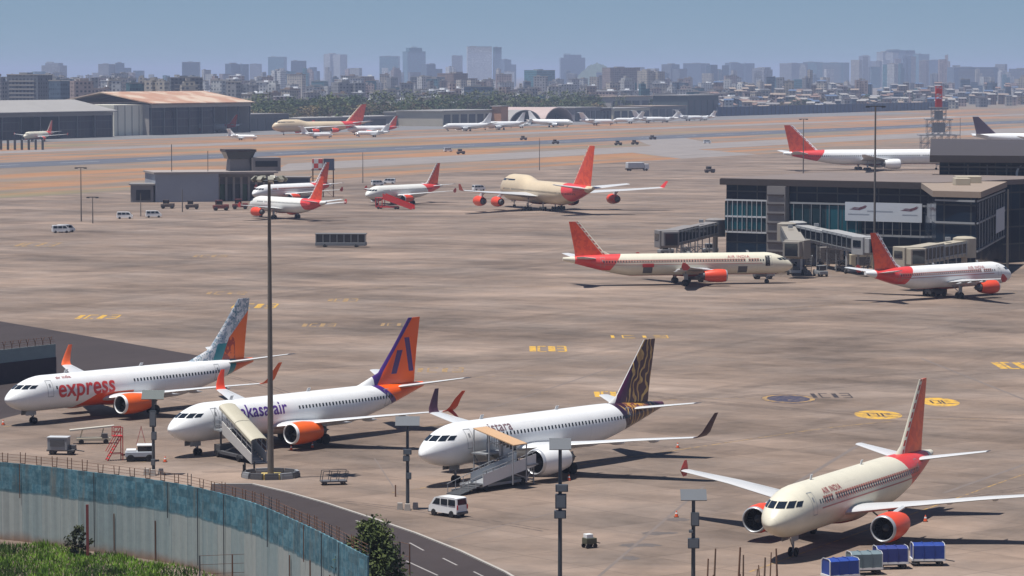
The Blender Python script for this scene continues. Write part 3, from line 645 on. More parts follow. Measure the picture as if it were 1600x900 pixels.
for s in [3.5 + i * 5.1 for i in range(int(total / 5.1))]:
    p, d = on_path(WP, s); o = p - Vector((-d.y, d.x, 0)) * .14
    if r3.random() < .75: m.bar(o + Vector((0, 0, r3.uniform(0, .6))), o + Vector((0, 0, r3.uniform(3, 4.4))), .09, .07)
m.obj('prop_rail', RUST, t)
s = 1.6
while s < total - .5:
    p, d = on_path(WP, s); o = p - Vector((-d.y, d.x, 0)) * .16; m = MB(); m.bar(o + Vector((0, 0, r3.choice((.2, .4, 3.7, 3.9)))), o + Vector((0, 0, W_H)), .07, .06); m.obj('batten', GALV_DARK if r3.random() < .6 else RUST, t); s += r3.choice((4.56, 6.84, 9.12))
for u_, v0_, v1_ in ((137, 842, 778),):
    b_ = at(u_, 872); m = MB(); m.bar((b_.x, b_.y, .2), (b_.x, b_.y, 4.4), .22, .12); m.obj('red_stake', paint('faded_red_stake', (.22, .05, .045), .8, .3), t)
m = MB()
for s0, hh in ((total * .43, .2),): pass
for kk in range(3):
    zz = W_H + .25 + kk * .25; s = .5; prev = None
    while s < total:
        p, d = on_path(WP, s); q = p + Vector((-d.y, d.x, 0)) * .2 + Vector((0, 0, zz - (.05 if prev else 0)))
        if prev: m.bar(prev, q, .025, .025)
        prev = q; s += 1.9
m.obj('barbed_wire', RUST, t)
# its far end behind the red lettered jet's nose
p0, p1 = at(-60, 608), at(87, 590); d = (p1 - p0); Lw_ = d.length; d.normalize()
t = thing('perimeter_wall', 'shorter dark footed wall topped with pale sheets and wire behind the red lettered jet nose', 'wall', p0, math.atan2(d.y, d.x))
m = MB(); m.box((Lw_ / 2, 0, 1.35), (Lw_, .3, 2.7)); m.obj('plinth', paint('dark_shaded_plinth', (.055, .04, .045), .9, .3, .4), t)  # dark brown lower wall, with the shade of this side put into its colour
m = MB(); m.box((Lw_ / 2, 0, 3.55), (Lw_, .1, 1.7)); m.obj('sheet_panel', paint('pale_green_sheet', (.23, .28, .27), .7, .25, .5), t)
for i in range(12): m = MB(); x = Lw_ * (i + .5) / 12; m.tube((x, .2, 0), (x, .2, 4.8), .06); m.bar((x, .2, 4.8), (x - .3, .2, 5.4), .06, .06); m.bar((x, .2, 4.8), (x + .3, .2, 5.4), .06, .06); m.obj('post', RUST, t)
m = MB()
for z in (4.7, 5.0, 5.3): m.bar((0, .2, z), (Lw_, .2, z), .03, .03)
m.obj('barbed_wire', RUST, t)
# chain link fence on the verge
t = thing('verge_fence', 'thin post and wire fence standing on the verge in front of the blue wall', 'fence')
m = MB(); prev = None
for i, (u, v) in enumerate(((312, 868), (363, 866), (416, 864), (466, 864), (518, 866), (570, 872), (625, 846), (640, 850))):
    p = at(u, v, 2.4 if i < 6 else 3.4); b_ = Vector((p.x, p.y, 0)); q = MB(); q.tube(b_, p, .07, .06, 6); q.obj('post', RUST if i % 2 else GALV_DARK, t)
    if prev:
        for k in (.99, .7, .4): m.bar(prev * 1.0 + Vector((0, 0, (k - 1) * prev.z)), p + Vector((0, 0, (k - 1) * p.z)), .03, .03)
    prev = p
m.obj('wire', RUST, t)
# long blue site hoarding on the far right edge
t = thing('site_hoarding', 'long dark blue hoarding at the foot of the hillside settlement', 'hoarding')
m = MB(); a, b = un(1120, 1166), un(1480, 1166); m.prism([a, b, b + EV * .6, a + EV * .6], 8.5); m.obj('panel', paint('dark_blue_hoarding', (.025, .055, .13), .7, .3, .05), t)
for i in range(60): m = MB(); p = a.lerp(b, i / 59) - EV * .4; m.bar(p, p + Vector((0, 0, 8.8)), .5, .5); m.obj('rib', GALV_DARK, t)
p = at(1060, 182); 
# ------------------------------------------------------------------ aircraft
def lerp(a, b, t): return a + (b - a) * t
def table(tab, x):
    if x <= tab[0][0]: return tab[0][1]
    for (a, p), (b, q) in zip(tab[:-1], tab[1:]):
        if x <= b: return lerp(p, q, (x - a) / (b - a))
    return tab[-1][1]
SPECS = {}
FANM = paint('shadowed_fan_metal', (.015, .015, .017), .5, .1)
SPECS['narrow'] = dict(L=37.6, w=1.98, zb=1.75, zt=5.9, ztip=3.15, Ln=5.6, xt=24.5, zend=(4.75, 5.35), xg=17.7, win=3.95 + .55, winx=(6.3, 30.6), pitch=.53, cock=(1.9, 3.2),
    wing=[(0.6, 11.2, 7.6, 2.75, .13), (1.98, 12.4, 6.4, 2.85, .13), (6.4, 15.3, 3.9, 3.3, .115), (11.5, 18.1, 2.8, 3.8, .11), (17.05, 20.4, 1.6, 4.3, .10)],
    fin=[(5.2, 27.2, 8.0), (5.75, 28.4, 6.9), (6.5, 29.9, 5.45), (12.0, 34.5, 1.95)], tail=[(.3, 31.0, 4.0, 5.0), (1.0, 31.4, 3.7, 5.1), (6.22, 34.9, 1.5, 5.75)],
    eng=[(10.3, 5.75, 1.95, 1.12, 4.3)], ng=5.07, mg=(17.7, 3.8), wr=.58, nose_p=(.62, .9))
SPECS['narrow_neo'] = dict(SPECS['narrow'], eng=[(10.0, 5.75, 2.0, 1.28, 4.6)])
SPECS['narrow_us'] = dict(L=38.4, w=1.88, zb=1.4, zt=5.4, ztip=2.95, Ln=5.2, xt=25.5, zend=(4.55, 5.15), xg=19.6, win=4.05, winx=(6.0, 32.2), pitch=.51, cock=(1.75, 3.05),
    wing=[(0.6, 12.2, 8.0, 2.1, .13), (1.88, 13.4, 6.9, 2.3, .13), (5.4, 16.0, 4.3, 2.75, .115), (11, 19.6, 2.8, 3.5, .11), (17.0, 23.0, 1.5, 4.2, .10)],
    fin=[(5.0, 26.4, 10.6), (5.5, 28.2, 8.9), (6.6, 31.2, 6.0), (9, 33.35, 4.15), (12.4, 36.15, 1.9)], tail=[(.3, 33.3, 4.2, 4.85), (1.0, 33.7, 3.9, 4.95), (7.1, 37.4, 1.6, 6.0)],
    eng=[(12.7, 4.83, 1.8, 1.1, 4.2)], ng=4.0, mg=(19.6, 2.86), wr=.56, nose_p=(.72, 1.0))
def stretched(sp, p1, p2, x1, x2):
    f = lambda x: x + (p1 if x > x1 else 0) + (p2 if x > x2 else 0)
    q = dict(sp); q['L'] = f(sp['L']); q['xt'] = f(sp['xt']); q['xg'] = f(sp['xg']); q['winx'] = (sp['winx'][0], f(sp['winx'][1]))
    q['wing'] = [(y, x + p1, c, z, t) for y, x, c, z, t in sp['wing']]; q['fin'] = [(z, x + p1 + p2, c) for z, x, c in sp['fin']]
    q['tail'] = [(y, x + p1 + p2, c, z) for y, x, c, z in sp['tail']]; q['eng'] = [(x + p1, y, z, r, l) for x, y, z, r, l in sp['eng']]; q['mg'] = (f(sp['mg'][0]), sp['mg'][1])
    return q
SPECS['narrow_long'] = stretched(SPECS['narrow'], 4.27, 2.67, 9, 22)
SPECS['jumbo'] = dict(L=68.6, w=3.25, zb=2.0, zt=8.5, ztip=5.0, Ln=9.5, xt=46, zend=(7.0, 8.0), xg=33, win=5.6, winx=(8, 60), pitch=.9, cock=(3.4, 5.2), hump=(9.9, 18, 26),
    wing=[(1, 19, 16, 4.0, .12), (3.2, 20.5, 14.5, 4.2, .12), (12, 28.3, 8.8, 5.0, .11), (22, 37, 6, 5.8, .10), (30.5, 44.2, 4, 6.6, .10)],
    fin=[(7.7, 51, 16), (8.6, 54.5, 12.4), (19.4, 65.3, 4.3)], tail=[(.5, 57, 10, 7.3), (1.6, 58, 9, 7.4), (11, 65.6, 3.4, 8.6)],
    eng=[(22.6, 11.7, 2.4, 1.35, 5.2), (32, 20.8, 3.1, 1.35, 5.2)], ng=8.5, mg=(32.5, 5.2), wr=.62, nose_p=(.6, .8), cap_winglet=True)
SPECS['wide_twin'] = dict(L=72.0, w=3.1, zb=2.3, zt=8.5, ztip=4.6, Ln=8.5, xt=47, zend=(6.6, 7.5), xg=38, win=6.0, winx=(9, 62), pitch=.8, cock=(3.0, 5.0),
    wing=[(1, 24.5, 15.5, 3.9, .12), (3.1, 26, 13.8, 4.1, .12), (11, 33.6, 8, 5.0, .11), (22, 41, 5, 6.0, .10), (32, 48, 1.8, 7.2, .10)],
    fin=[(7.6, 55.5, 14), (8.4, 57.5, 11.9), (18.5, 68.2, 3.6)], tail=[(.5, 61, 8.5, 6.6), (1.6, 61.8, 7.8, 6.8), (10.7, 68.6, 2.8, 8.0)],
    eng=[(25.5, 9.7, 2.8, 1.9, 6.6)], ng=6.2, mg=(38, 5.5), wr=.66, nose_p=(.6, .85))
SPECS['business'] = dict(L=19.0, w=1.1, zb=.95, zt=3.2, ztip=1.8, Ln=3.2, xt=12, zend=(2.5, 2.9), xg=10.5, win=2.35, winx=(4, 11), pitch=1.0, cock=(1.2, 2.1),
    wing=[(.5, 7.6, 3.6, 1.15, .11), (1.1, 8.0, 3.2, 1.2, .11), (9.2, 12, 1.2, 1.7, .1)],
    fin=[(2.6, 12.6, 5.6), (3.1, 13.8, 4.2), (6.6, 17.2, 2.2)], tail=[(.1, 16.8, 2.3, 6.5), (.3, 16.9, 2.2, 6.5), (3.8, 18.3, 1.0, 6.6)],
    eng=[(11.6, 1.85, 2.75, .55, 2.6)], ng=2.2, mg=(10.5, 1.6), wr=.33, nose_p=(.62, .9), rear=True)
SPECS['regional'] = dict(SPECS['narrow_us'])

class Hull:
    def __init__(s, sp): s.sp = sp
    def prof(s, x):
        sp = s.sp; L, Ln, xt = sp['L'], sp['Ln'], sp['xt']; zt0 = sp['zt']; w = sp['w']; zb = sp['zb']
        zt = zt0; pt, pw = sp['nose_p']
        if x < Ln:
            u = max(0.0, x / Ln)
            zt = sp['ztip'] + (zt0 - sp['ztip']) * (1 - (1 - u) ** 1.75) ** pt
            zb = sp['ztip'] - (sp['ztip'] - sp['zb']) * (1 - (1 - min(1, u * 1.25)) ** 2) ** .62
            w = sp['w'] * (1 - (1 - min(1, u * 1.08)) ** 2) ** (.56)
        if 'hump' in sp:
            hz, h1, h2 = sp['hump']; k = 1 if x < h1 else max(0, 1 - (x - h1) / (h2 - h1)); k = k * k * (3 - 2 * k)
            u = min(1, x / (Ln * .95)); zt = lerp(zt, sp['ztip'] + (hz - sp['ztip']) * (1 - (1 - u) ** 1.9) ** .62, k)
        if x > xt:
            u = min(1, (x - xt) / (L - xt)); z0, z1 = sp['zend']
            zt = lerp(zt0, z1, u ** 2.2); zb = lerp(sp['zb'], z0, 1 - (1 - u ** 1.35) ** 1.1); w = lerp(sp['w'], (z1 - z0) * .5, u ** 1.7)
        zm = zb + min((sp['zt'] - sp['zb']) / 2, (zt - zb) / 2) if 'hump' in sp and x < xt else (zt + zb) / 2
        return zt, zb, w, zm
    def S(s, x, ph, off=0.0):
        zt, zb, w, zm = s.prof(x); c, n = math.cos(ph), math.sin(ph)
        h = (zt - zm) if c > 0 else (zm - zb)
        return Vector((s.sp['xg'] - x, (w + off) * n, zm + (h + off) * c))
    def ph_at(s, x, z):
        zt, zb, w, zm = s.prof(x); h = (zt - zm) if z > zm else (zm - zb)
        return math.acos(max(-1, min(1, (z - zm) / max(h, .01))))
    def quad(s, mb, x0, x1, z0, z1, side, off=.012, mi=0, slant=0, nseg=1):
        for k in range(nseg):
            a, b = lerp(z0, z1, k / nseg), lerp(z0, z1, (k + 1) / nseg)
            P = [s.S(x + sl, s.ph_at(x, z) * side, off) for x, z, sl in ((x0, a, 0), (x1, a, 0), (x1, b, slant), (x0, b, slant))]
            mb.poly(P if side < 0 else P[::-1], mi)
def airfoil(n=9):
    up = []
    for i in range(n + 1):
        t = (1 - math.cos(math.pi * i / n)) / 2
        y = 5 * (.2969 * math.sqrt(t) - .126 * t - .3516 * t * t + .2843 * t ** 3 - .1036 * t ** 4); up.append((t, y))
    return up + [(t, -y * .75) for t, y in up[-2:0:-1]]
AF = airfoil()
def text_mesh(body, size_h, space=1.0, bold=0):
    cu = bpy.data.curves.new('txt', 'FONT'); cu.body = body; cu.size = 1; cu.space_character = space; cu.offset = bold
    o = bpy.data.objects.new('txt', cu); C.objects.link(o); bpy.context.view_layer.update()
    me = bpy.data.meshes.new_from_object(o.evaluated_get(bpy.context.evaluated_depsgraph_get()))
    bpy.data.objects.remove(o); bpy.data.curves.remove(cu)
    bm = bmesh.new(); bm.from_mesh(me); bpy.data.meshes.remove(me)
    k = size_h / .72
    bmesh.ops.scale(bm, vec=(k, k, 1), verts=bm.verts)
    ys = [v.co.y for v in bm.verts]; y0, y1 = min(ys), max(ys)
    nb = 7
    for i in range(1, nb):
        bmesh.ops.bisect_plane(bm, geom=bm.verts[:] + bm.edges[:] + bm.faces[:], plane_co=(0, y0 + (y1 - y0) * i / nb, 0), plane_no=(0, 1, 0))
    vs = [v.co.copy() for v in bm.verts]; bm.verts.index_update(); fs = [[v.index for v in f.verts] for f in bm.faces]; bm.free()
    return vs, fs
def hull_text(root, H, body, xstart, z_base, h, side, mat, name='lettering', space=1.0, bold=.012):
    vs, fs = text_mesh(body, h, space, bold); m = MB(); out = []
    for v in vs:
        x = xstart + v.x if side > 0 else xstart - v.x
        ph = H.ph_at(x, z_base) - v.y / H.sp['w'] * 1.0
        out.append(H.S(x, ph * side, .022))
    m.add(out, fs); return m.obj(name, mat, root)
def make_plane(spec, label, cat, nose, th, liv, group=None, kind_name='parked_airliner', detail=2):
    """nose = ground spot under the nose, th = degrees the nose points away from the camera direction, to the left"""
    sp = SPECS[spec]; H = Hull(sp); xg = sp['xg']; t = R(th); f = Vector((-math.sin(t), -math.cos(t), 0))
    root = thing(kind_name, label, cat, Vector((nose[0], nose[1], 0)) - f * xg, math.atan2(f.y, f.x), group)
    P = lambda x, y, z: Vector((xg - x, y, z))
    n = 36 if detail > 1 else 20
    xs = [sp['Ln'] * ((i / 14) ** 1.8) for i in range(15)] + [lerp(sp['Ln'], sp['xt'], i / 10) for i in range(1, 11)] + [lerp(sp['xt'], sp['L'], i / 14) for i in range(1, 15)]
    if 'hump' in sp: xs = sorted(set(xs + [sp['hump'][1] + i for i in range(9)]))
    xs[0] = .004
    m = MB(); m.loft([[H.S(x, 2 * math.pi * i / n) for i in range(n)] for x in xs])
    fus = m.obj('fuselage', liv['body'], root, smooth=50)
    # belly fairing
    m = MB(); x0, x1 = sp['wing'][1][1] - 2, sp['wing'][1][1] + sp['wing'][1][2] + 2.5; rg = []
    for i in range(13):
        u = i / 12; k = max(.02, math.sin(math.pi * u)) ** .5; zc = sp['zb'] + .9 * sp['w'] / 2
        rg.append([P(lerp(x0, x1, u), sp['w'] * 1.03 * k * math.sin(a), zc - .95 * sp['w'] * .62 * k * math.cos(a)) for a in [2 * math.pi * j / 20 for j in range(20)]])
    m.loft(rg); m.obj('belly_fairing', liv.get('belly', liv['body']), root, smooth=50)
    for side in (1, -1):
        # wing
        m = MB(); m.loft([[P(xl + a * c, side * y, z + b * c * tc * (1)) for a, b in AF] for y, xl, c, z, tc in sp['wing']])
        wing = m.obj('wing', liv.get('wing', LGREY), root, smooth=40)
        y, xl, c, z, tc = sp['wing'][-1]
        if liv.get('winglet'):
            wl = MB(); kind = liv.get('winglet_kind', 'blend'); rg = []
            prof = {'blend': ((0, 0, 0, 1), (.35, .12, .2, .95), (.65, .5, .55, .85), (.85, 1.3, 1.15, .65), (1.1, 2.35, 2.0, .38)),
                    'split': ((0, 0, 0, 1), (.3, .12, .2, .95), (.6, .5, .5, .85), (.85, 1.3, 1.0, .65), (1.15, 2.1, 1.8, .38)),
                    'fence': ((0.05, -.55, .5, .5), (.08, 0, 0, 1.05), (.1, .35, .35, .8), (.1, .85, .95, .3))}[kind]
            for dy, dz, dx, kc in prof:
                cc = c * kc
                rg.append([P(xl + dx + a * cc, side * (y + dy - b * cc * .09 * (1 if dz else 0)), z + dz + (b * cc * .1 if dz == 0 and kind != 'fence' else 0)) for a, b in AF])
            wl.loft(rg); wl.obj('winglet', liv['winglet'], wing, smooth=40)
            if kind == 'split':
                wl = MB(); wl.loft([[P(xl + .5 + a * cc + dx, side * (y + dy), z + dz + b * cc * .08) for a, b in AF] for dy, dz, dx, cc in ((.25, .05, 0, .9), (.55, -.35, .5, .6), (.75, -.75, 1.0, .3))])
                wl.obj('lower_winglet', liv['winglet'], wing, smooth=40)
        elif sp.get('cap_winglet'):
            wl = MB(); wl.loft([[P(xl + dx + a * c * kc, side * (y + dy - b * .3), z + dz) for a, b in AF] for dy, dz, dx, kc in ((0, 0, 0, 1), (.5, .2, .6, .8), (1.4, 1.9, 2.6, .4))]); wl.obj('winglet', liv.get('tipcol', RED), wing, smooth=40)
        if detail > 1:
            for q in (.22, .42, .66):
                yy = lerp(sp['wing'][1][0], sp['wing'][-1][0], q); xl_ = table([(a[0], a[1] + a[2] * .62) for a in sp['wing']], yy); zz = table([(a[0], a[3]) for a in sp['wing']], yy); cc = table([(a[0], a[2]) for a in sp['wing']], yy)
                m = MB(); m.lathe(P(xl_, side * yy, zz - .22), (-1, 0, -.06), [(0, .02), (.3 * cc * .5, .16), (.6 * cc * .5, .2), (.9 * cc * .5, .16), (1.35 * cc * .5, .02)], 10); m.obj('flap_fairing', liv.get('wing', LGREY), wing, smooth=40)
            m = MB(); a0, a1 = sp['wing'][2], sp['wing'][-1]
            for k0, k1 in ((.02, .48), (.55, .92)):
                p0 = [lerp(a0[i], a1[i], k0) for i in range(4)]; p1 = [lerp(a0[i], a1[i], k1) for i in range(4)]
                m.poly([P(p0[1] + p0[2] * .74, side * p0[0], p0[3] + p0[2] * .042), P(p1[1] + p1[2] * .74, side * p1[0], p1[3] + p1[2] * .040), P(p1[1] + p1[2] * .76, side * p1[0], p1[3] + p1[2] * .038), P(p0[1] + p0[2] * .76, side * p0[0], p0[3] + p0[2] * .040)])
            m.obj('flap_gap', DGREY, wing)
        # tailplane
        m = MB(); m.loft([[P(xl + a * c, side * y, z + b * c * .10) for a, b in AF] for y, xl, c, z in sp['tail']])
        m.obj('tailplane', liv.get('tailplane', LGREY), root, smooth=40)
        # engines
        for ex, ey, ez, er, el in sp['eng']:
            m = MB(); y = ey * side
            m.lathe(P(ex, y, ez), (-1, 0, 0), [(.30, er * 1.015), (.9, er * 1.09), (el * .45, er * 1.10), (el * .75, er * .98), (el, er * .78), (el + .02, er * .70), (el * .8, er * .72)])
            eng = m.obj('engine', liv.get('engine', WHITE), root, smooth=50)
            m = MB(); m.lathe(P(ex, y, ez), (-1, 0, 0), [(.305, er * 1.012), (.12, er * .985), (.03, er * .945), (0, er * .90), (.04, er * .86), (.12, er * .845)]); m.obj('inlet_lip', liv.get('lip', SILVER), eng, smooth=60)
            m = MB(); m.lathe(P(ex, y, ez), (-1, 0, 0), [(.118, er * .846), (.25, er * .84), (.9, er * .84)]); m.obj('inlet_duct', DGREY, eng, smooth=60)  # shade inside the inlet is put into the dark duct and fan colours
            m = MB(); m.lathe(P(ex + .85, y, ez), (-1, 0, 0), [(0, er * .86), (.03, .3 * er)], 24)
            if detail > 1:
                for k in range(22):
                    a = 2 * math.pi * k / 22; b = a + .16
                    m.poly([P(ex + .72, y + math.cos(a) * er * .3, ez + math.sin(a) * er * .3), P(ex + .80, y + math.cos(b) * er * .3, ez + math.sin(b) * er * .3), P(ex + .80, y + math.cos(b + .1) * er * .83, ez + math.sin(b + .1) * er * .83), P(ex + .66, y + math.cos(a + .1) * er * .83, ez + math.sin(a + .1) * er * .83)])
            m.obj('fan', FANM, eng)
            m = MB(); m.lathe(P(ex + .35, y, ez), (-1, 0, 0), [(0, .005), (.2, .14 * er), (.5, .3 * er)], 16); m.obj('spinner', DGREY, eng, smooth=60)
            m = MB(); m.lathe(P(ex + el * .8, y, ez), (-1, 0, 0), [(0, er * .62), (el * .28, er * .52), (el * .42, er * .38), (el * .40, er * .30), (el * .5, er * .12), (el * .6, .01)], 20); m.obj('exhaust_cone', DGREY, eng, smooth=60)
            m = MB()
            if sp.get('rear'): m.bar(P(ex + el * .5, y - side * er * .8, ez), P(ex + el * .5, side * .6, ez - .1), 1.6, .25)
            else:
                wz = table([(a[0], a[3]) for a in sp['wing']], ey); wx = table([(a[0], a[1]) for a in sp['wing']], ey)
                m.loft([[P(x + dx, y + s_ * .22 * kk, z) for dx, s_, kk in ((0, -1, .2), (.0, 1, .2), (1.2, 1, 1), (2.8, 1, .6), (2.8, -1, .6), (1.2, -1, 1))] for x, z in ((ex + el * .22, ez + er * .9), (wx + .1, wz + .12))])
            m.obj('pylon', liv.get('pylon', LGREY), eng, smooth=30)
        # main gear
        mx, my = sp['mg']; wr = sp['wr']
        m = MB(); m.tube(P(mx, side * my, wr), P(mx - .1, side * my * .95, table([(a[0], a[3]) for a in sp['wing']], my) - .1), .12 * wr / .58, .16 * wr / .58, 10); m.tube(P(mx, side * my, wr * 1.8), P(mx, side * my * .55, sp['zb'] + .5), .07, .07, 6)
        m.bar(P(mx, side * my, wr), P(mx, side * my, wr + .02), .95 * wr * 1.6, .16)
        m.box(P(mx - .05, side * (my + .25), wr * 2.9), (.75, .04, 1.1)); gear = m.obj('main_gear', STEEL, root, smooth=40)
        rows = (0,) if sp['L'] < 50 else (-.85, .85)
        if sp['L'] > 60: m2 = 1
        for rx in rows:
            for dy in (-.46, .46):
                m = MB(); k = wr / .58; m.lathe(P(mx + rx, side * my + dy * k - .2 * k, wr), (0, 1, 0), [(0, .2 * wr), (0, .8 * wr), (.06 * k, wr), (.34 * k, wr), (.40 * k, .8 * wr), (.40 * k, .2 * wr)], 18); m.obj('wheel', BLACK, gear, smooth=40)
        if 'hump' in sp:
            gm = MB(); gm.tube(P(mx + 3.4, side * 1.9, wr), P(mx + 3.4, side * 1.9, sp['zb'] + .6), .18, .2, 8); g2 = gm.obj('body_gear', STEEL, root)
            for rx in rows:
                for dy in (-.46, .46):
                    m = MB(); m.lathe(P(mx + 3.4 + rx, side * 1.9 + dy - .2, wr), (0, 1, 0), [(0, .2 * wr), (0, .8 * wr), (.06, wr), (.34, wr), (.40, .8 * wr), (.40, .2 * wr)], 14); m.obj('wheel', BLACK, g2, smooth=40)
    # fin
    m = MB(); m.loft([[P(xl + a * c, b * c * .095, z) for a, b in AF] for z, xl, c in sp['fin']])
    m.obj('tail_fin', liv.get('fin', liv['body']), root, smooth=40)
    # nose gear
    nx = sp['ng']; wr = sp['wr'] * .66
    m = MB(); m.tube(P(nx, 0, wr), P(nx - .05, 0, sp['zb'] + .4), .09 * sp['wr'] / .58, .11, 8); m.bar(P(nx, -.3, wr), P(nx, .3, wr), .1, .1); m.tube(P(nx - .1, 0, wr * 2), P(nx - 1.1, 0, sp['zb'] + .3), .05, .05, 6)
    for s_ in (1, -1): m.box(P(nx - .7, s_ * .42, sp['zb'] - .12), (1.5, .03, .5))
    gear = m.obj('nose_gear', STEEL, root, smooth=40)
    for dy in (-.25, .25):
        m = MB(); m.lathe(P(nx, dy - .11, wr), (0, 1, 0), [(0, .2 * wr), (0, .8 * wr), (.04, wr), (.18, wr), (.22, .8 * wr), (.22, .2 * wr)], 16); m.obj('wheel', BLACK, gear, smooth=40)
    # cockpit glazing
    ztp = sp['hump'][0] if 'hump' in sp else sp['zt']; k = sp['w'] / 1.98
    ka, kb = (.60, .74) if 'hump' in sp else (.47, .645)
    z0, z1 = lerp(sp['ztip'], ztp, ka), lerp(sp['ztip'], ztp, kb)
    def x_for(y, z):
        a_, b_ = .01, sp['Ln'] * 1.6
        for _ in range(40):
            c_ = (a_ + b_) / 2; zt_, zb_, w_, zm_ = H.prof(c_)
            yy = -1 if zt_ <= z else w_ * math.sin(H.ph_at(c_, z))
            if yy < y: a_ = c_
            else: b_ = c_
        return b_
    m = MB()
    for side in (1, -1):
        for ya, yb, dz0, dz1 in ((.06, .74, 0, 0), (.84, 1.26, .0, .0), (1.33, 1.58, .03, -.06)):
            pts = []
            for uu in range(5):
                for vv in range(4):
                    z = lerp(z0 + dz0 * k, z1 + dz1 * k, vv / 3); y = lerp(ya, yb, uu / 4) * k * (1 - .06 * vv / 3)
                    x = x_for(y, z); pts.append(H.S(x, H.ph_at(x, z) * side, .015) + Vector((.012, 0, 0)))
            fs = [(u * 4 + v, u * 4 + v + 1, u * 4 + v + 5, u * 4 + v + 4) for u in range(4) for v in range(3)]
            m.add(pts, fs if side < 0 else [f[::-1] for f in fs])
    m.obj('cockpit_glazing', GLASS, root, smooth=60)
    # cabin windows
    if detail and 'nowin' not in liv:
        for side in (1, -1):
            x = sp['winx'][0]; r2 = random.Random(3)
            rim = MB()
            while x < sp['winx'][1]:
                if r2.random() > .03 and not (liv.get('skip') and liv['skip'][0] < x < liv['skip'][1]):
                    hh = .17 * (1 if sp['L'] < 50 else 1.5); ww = .115 * (1 if sp['L'] < 50 else 1.6)
                    m = MB(); H.quad(m, x - ww, x + ww, sp['win'] - hh, sp['win'] + hh, side, .014); m.obj('cabin_window', GLASS, root)
                    if liv.get('arches') and x > 7:
                        H.quad(rim, x - .2, x + .2, sp['win'] + hh + .02, sp['win'] + hh + .16, side, .012); H.quad(rim, x - .25, x - .155, sp['win'] - hh - .1, sp['win'] + hh + .06, side, .012); H.quad(rim, x + .155, x + .25, sp['win'] - hh - .1, sp['win'] + hh + .06, side, .012)
                x += sp['pitch']
            pass
            if rim.v: rim.obj('window_arch_band', liv['arches'], root)
            if liv.get('line'):
                rim = MB(); xx = 6.5
                while xx < sp['L'] - 7: H.quad(rim, xx, xx + 1, sp['win'] - .62, sp['win'] - .50, side, .012); xx += 1
                rim.obj('cheat_line', liv['line'], root)
            if detail > 1:
                for dx, dw in ((4.6, .85), (sp['xt'] + 5.4, .8)):
                    d = MB(); z0, z1 = sp['win'] - .98, sp['win'] + .85
                    for a, b, c, e in ((dx, dx + .05, z0, z1), (dx + dw - .05, dx + dw, z0, z1)): H.quad(d, a, b, c, e, side, .013, nseg=6)
                    for zz in (z0, z1 - .05): H.quad(d, dx, dx + dw, zz, zz + .05, side, .013)
                    H.quad(d, dx + .3, dx + .55, sp['win'] + .1, sp['win'] + .45, side, .016)
                    d.obj('door', MGREY, root)
    if detail > 1:
        for x, hh in ((8.5, .45), (20, .4)): m = MB(); zt_ = H.prof(x)[0]; m.loft([[P(x + a * .5 + q * .25, b * .12, zt_ - .03 + q * hh) for a, b in AF] for q in (0, 1)]); m.obj('antenna', LGREY, root)
    return root, H
# --- liveries: paint follows the airframe, in the airframe's own axes
def xa(m, spec): x, y, z = m.xyz('Object'); return SPECS[spec]['xg'] - x, y, z
def hull_base(m, colr, k=.05):
    a = m.noise(.7, 5); b = m.noise(1, 4, vec=m.vec(m.xyz()[0] * 3, m.xyz()[1] * .5, m.xyz()[2] * .5))
    x, y, z = m.xyz(); fr = (x * (1 / 2.9)).frac() < .012; gr = m.noise(1, 5, vec=m.vec(x * .25, y * 2.5, z * 2.5))
    return m.scale(colr, (1 + (a - .5) * k * 2 + (b - .5) * k) * (1 - fr * .10) * (1 - gr.step(.58, .75) * .10))
def liv_express():
    s = 'narrow_us'
    m = Mat('white_and_orange_livery', .34, coat=.25); x, y, z = xa(m, s)
    belly = (z < (x - 9.4) * .5 + 1.6) & (z < 2.95) & (x > 9.4) & (x < 17.6)
    tail = x + (z - 3.4).pow(2) * -.25
    teal = tail > 33.4; orange = tail > 34.5
    c = m.mix(belly, (.80, .80, .79), (.72, .085, .012)); c = m.mix(teal, c, (.015, .22, .26)); c = m.mix(orange, c, (.78, .13, .02))
    body = m.done(hull_base(m, c))
    f = Mat('patterned_fin_paint', .38, coat=.2); x, y, z = xa(f, s)
    nz = f.noise(1.9, 3); nz2 = f.noise(4.2, 2)
    base = f.mix(nz.step(.46, .54), (.66, .67, .68), (.30, .36, .43)); base = f.mix(nz2.step(.58, .62), base, (.06, .20, .24))
    base = f.mix((z < 7.2) & ((x - z * .55) > 28.6), base, (.02, .25, .28))
    org = ((x - z * .52) > 30.3) & (z < (x - 36) * .9 + 9.3) & (z > 5.2)
    swirl = f.noise(.9, 2)
    c = f.mix(org, base, f.mix(swirl.step(.5, .56) & (x < 35.4), (.78, .13, .012), (.36, .03, .015)))
    c = f.mix((x - z * .9) < 22.6, c, (.75, .75, .74))
    return dict(body=body, belly=body, fin=f.done(c), engine=ORANGE, lip=WHITE, winglet=paint('orange_winglet', (.80, .14, .04), .4, .1), winglet_kind='blend', skip=(6.6, 17.4))
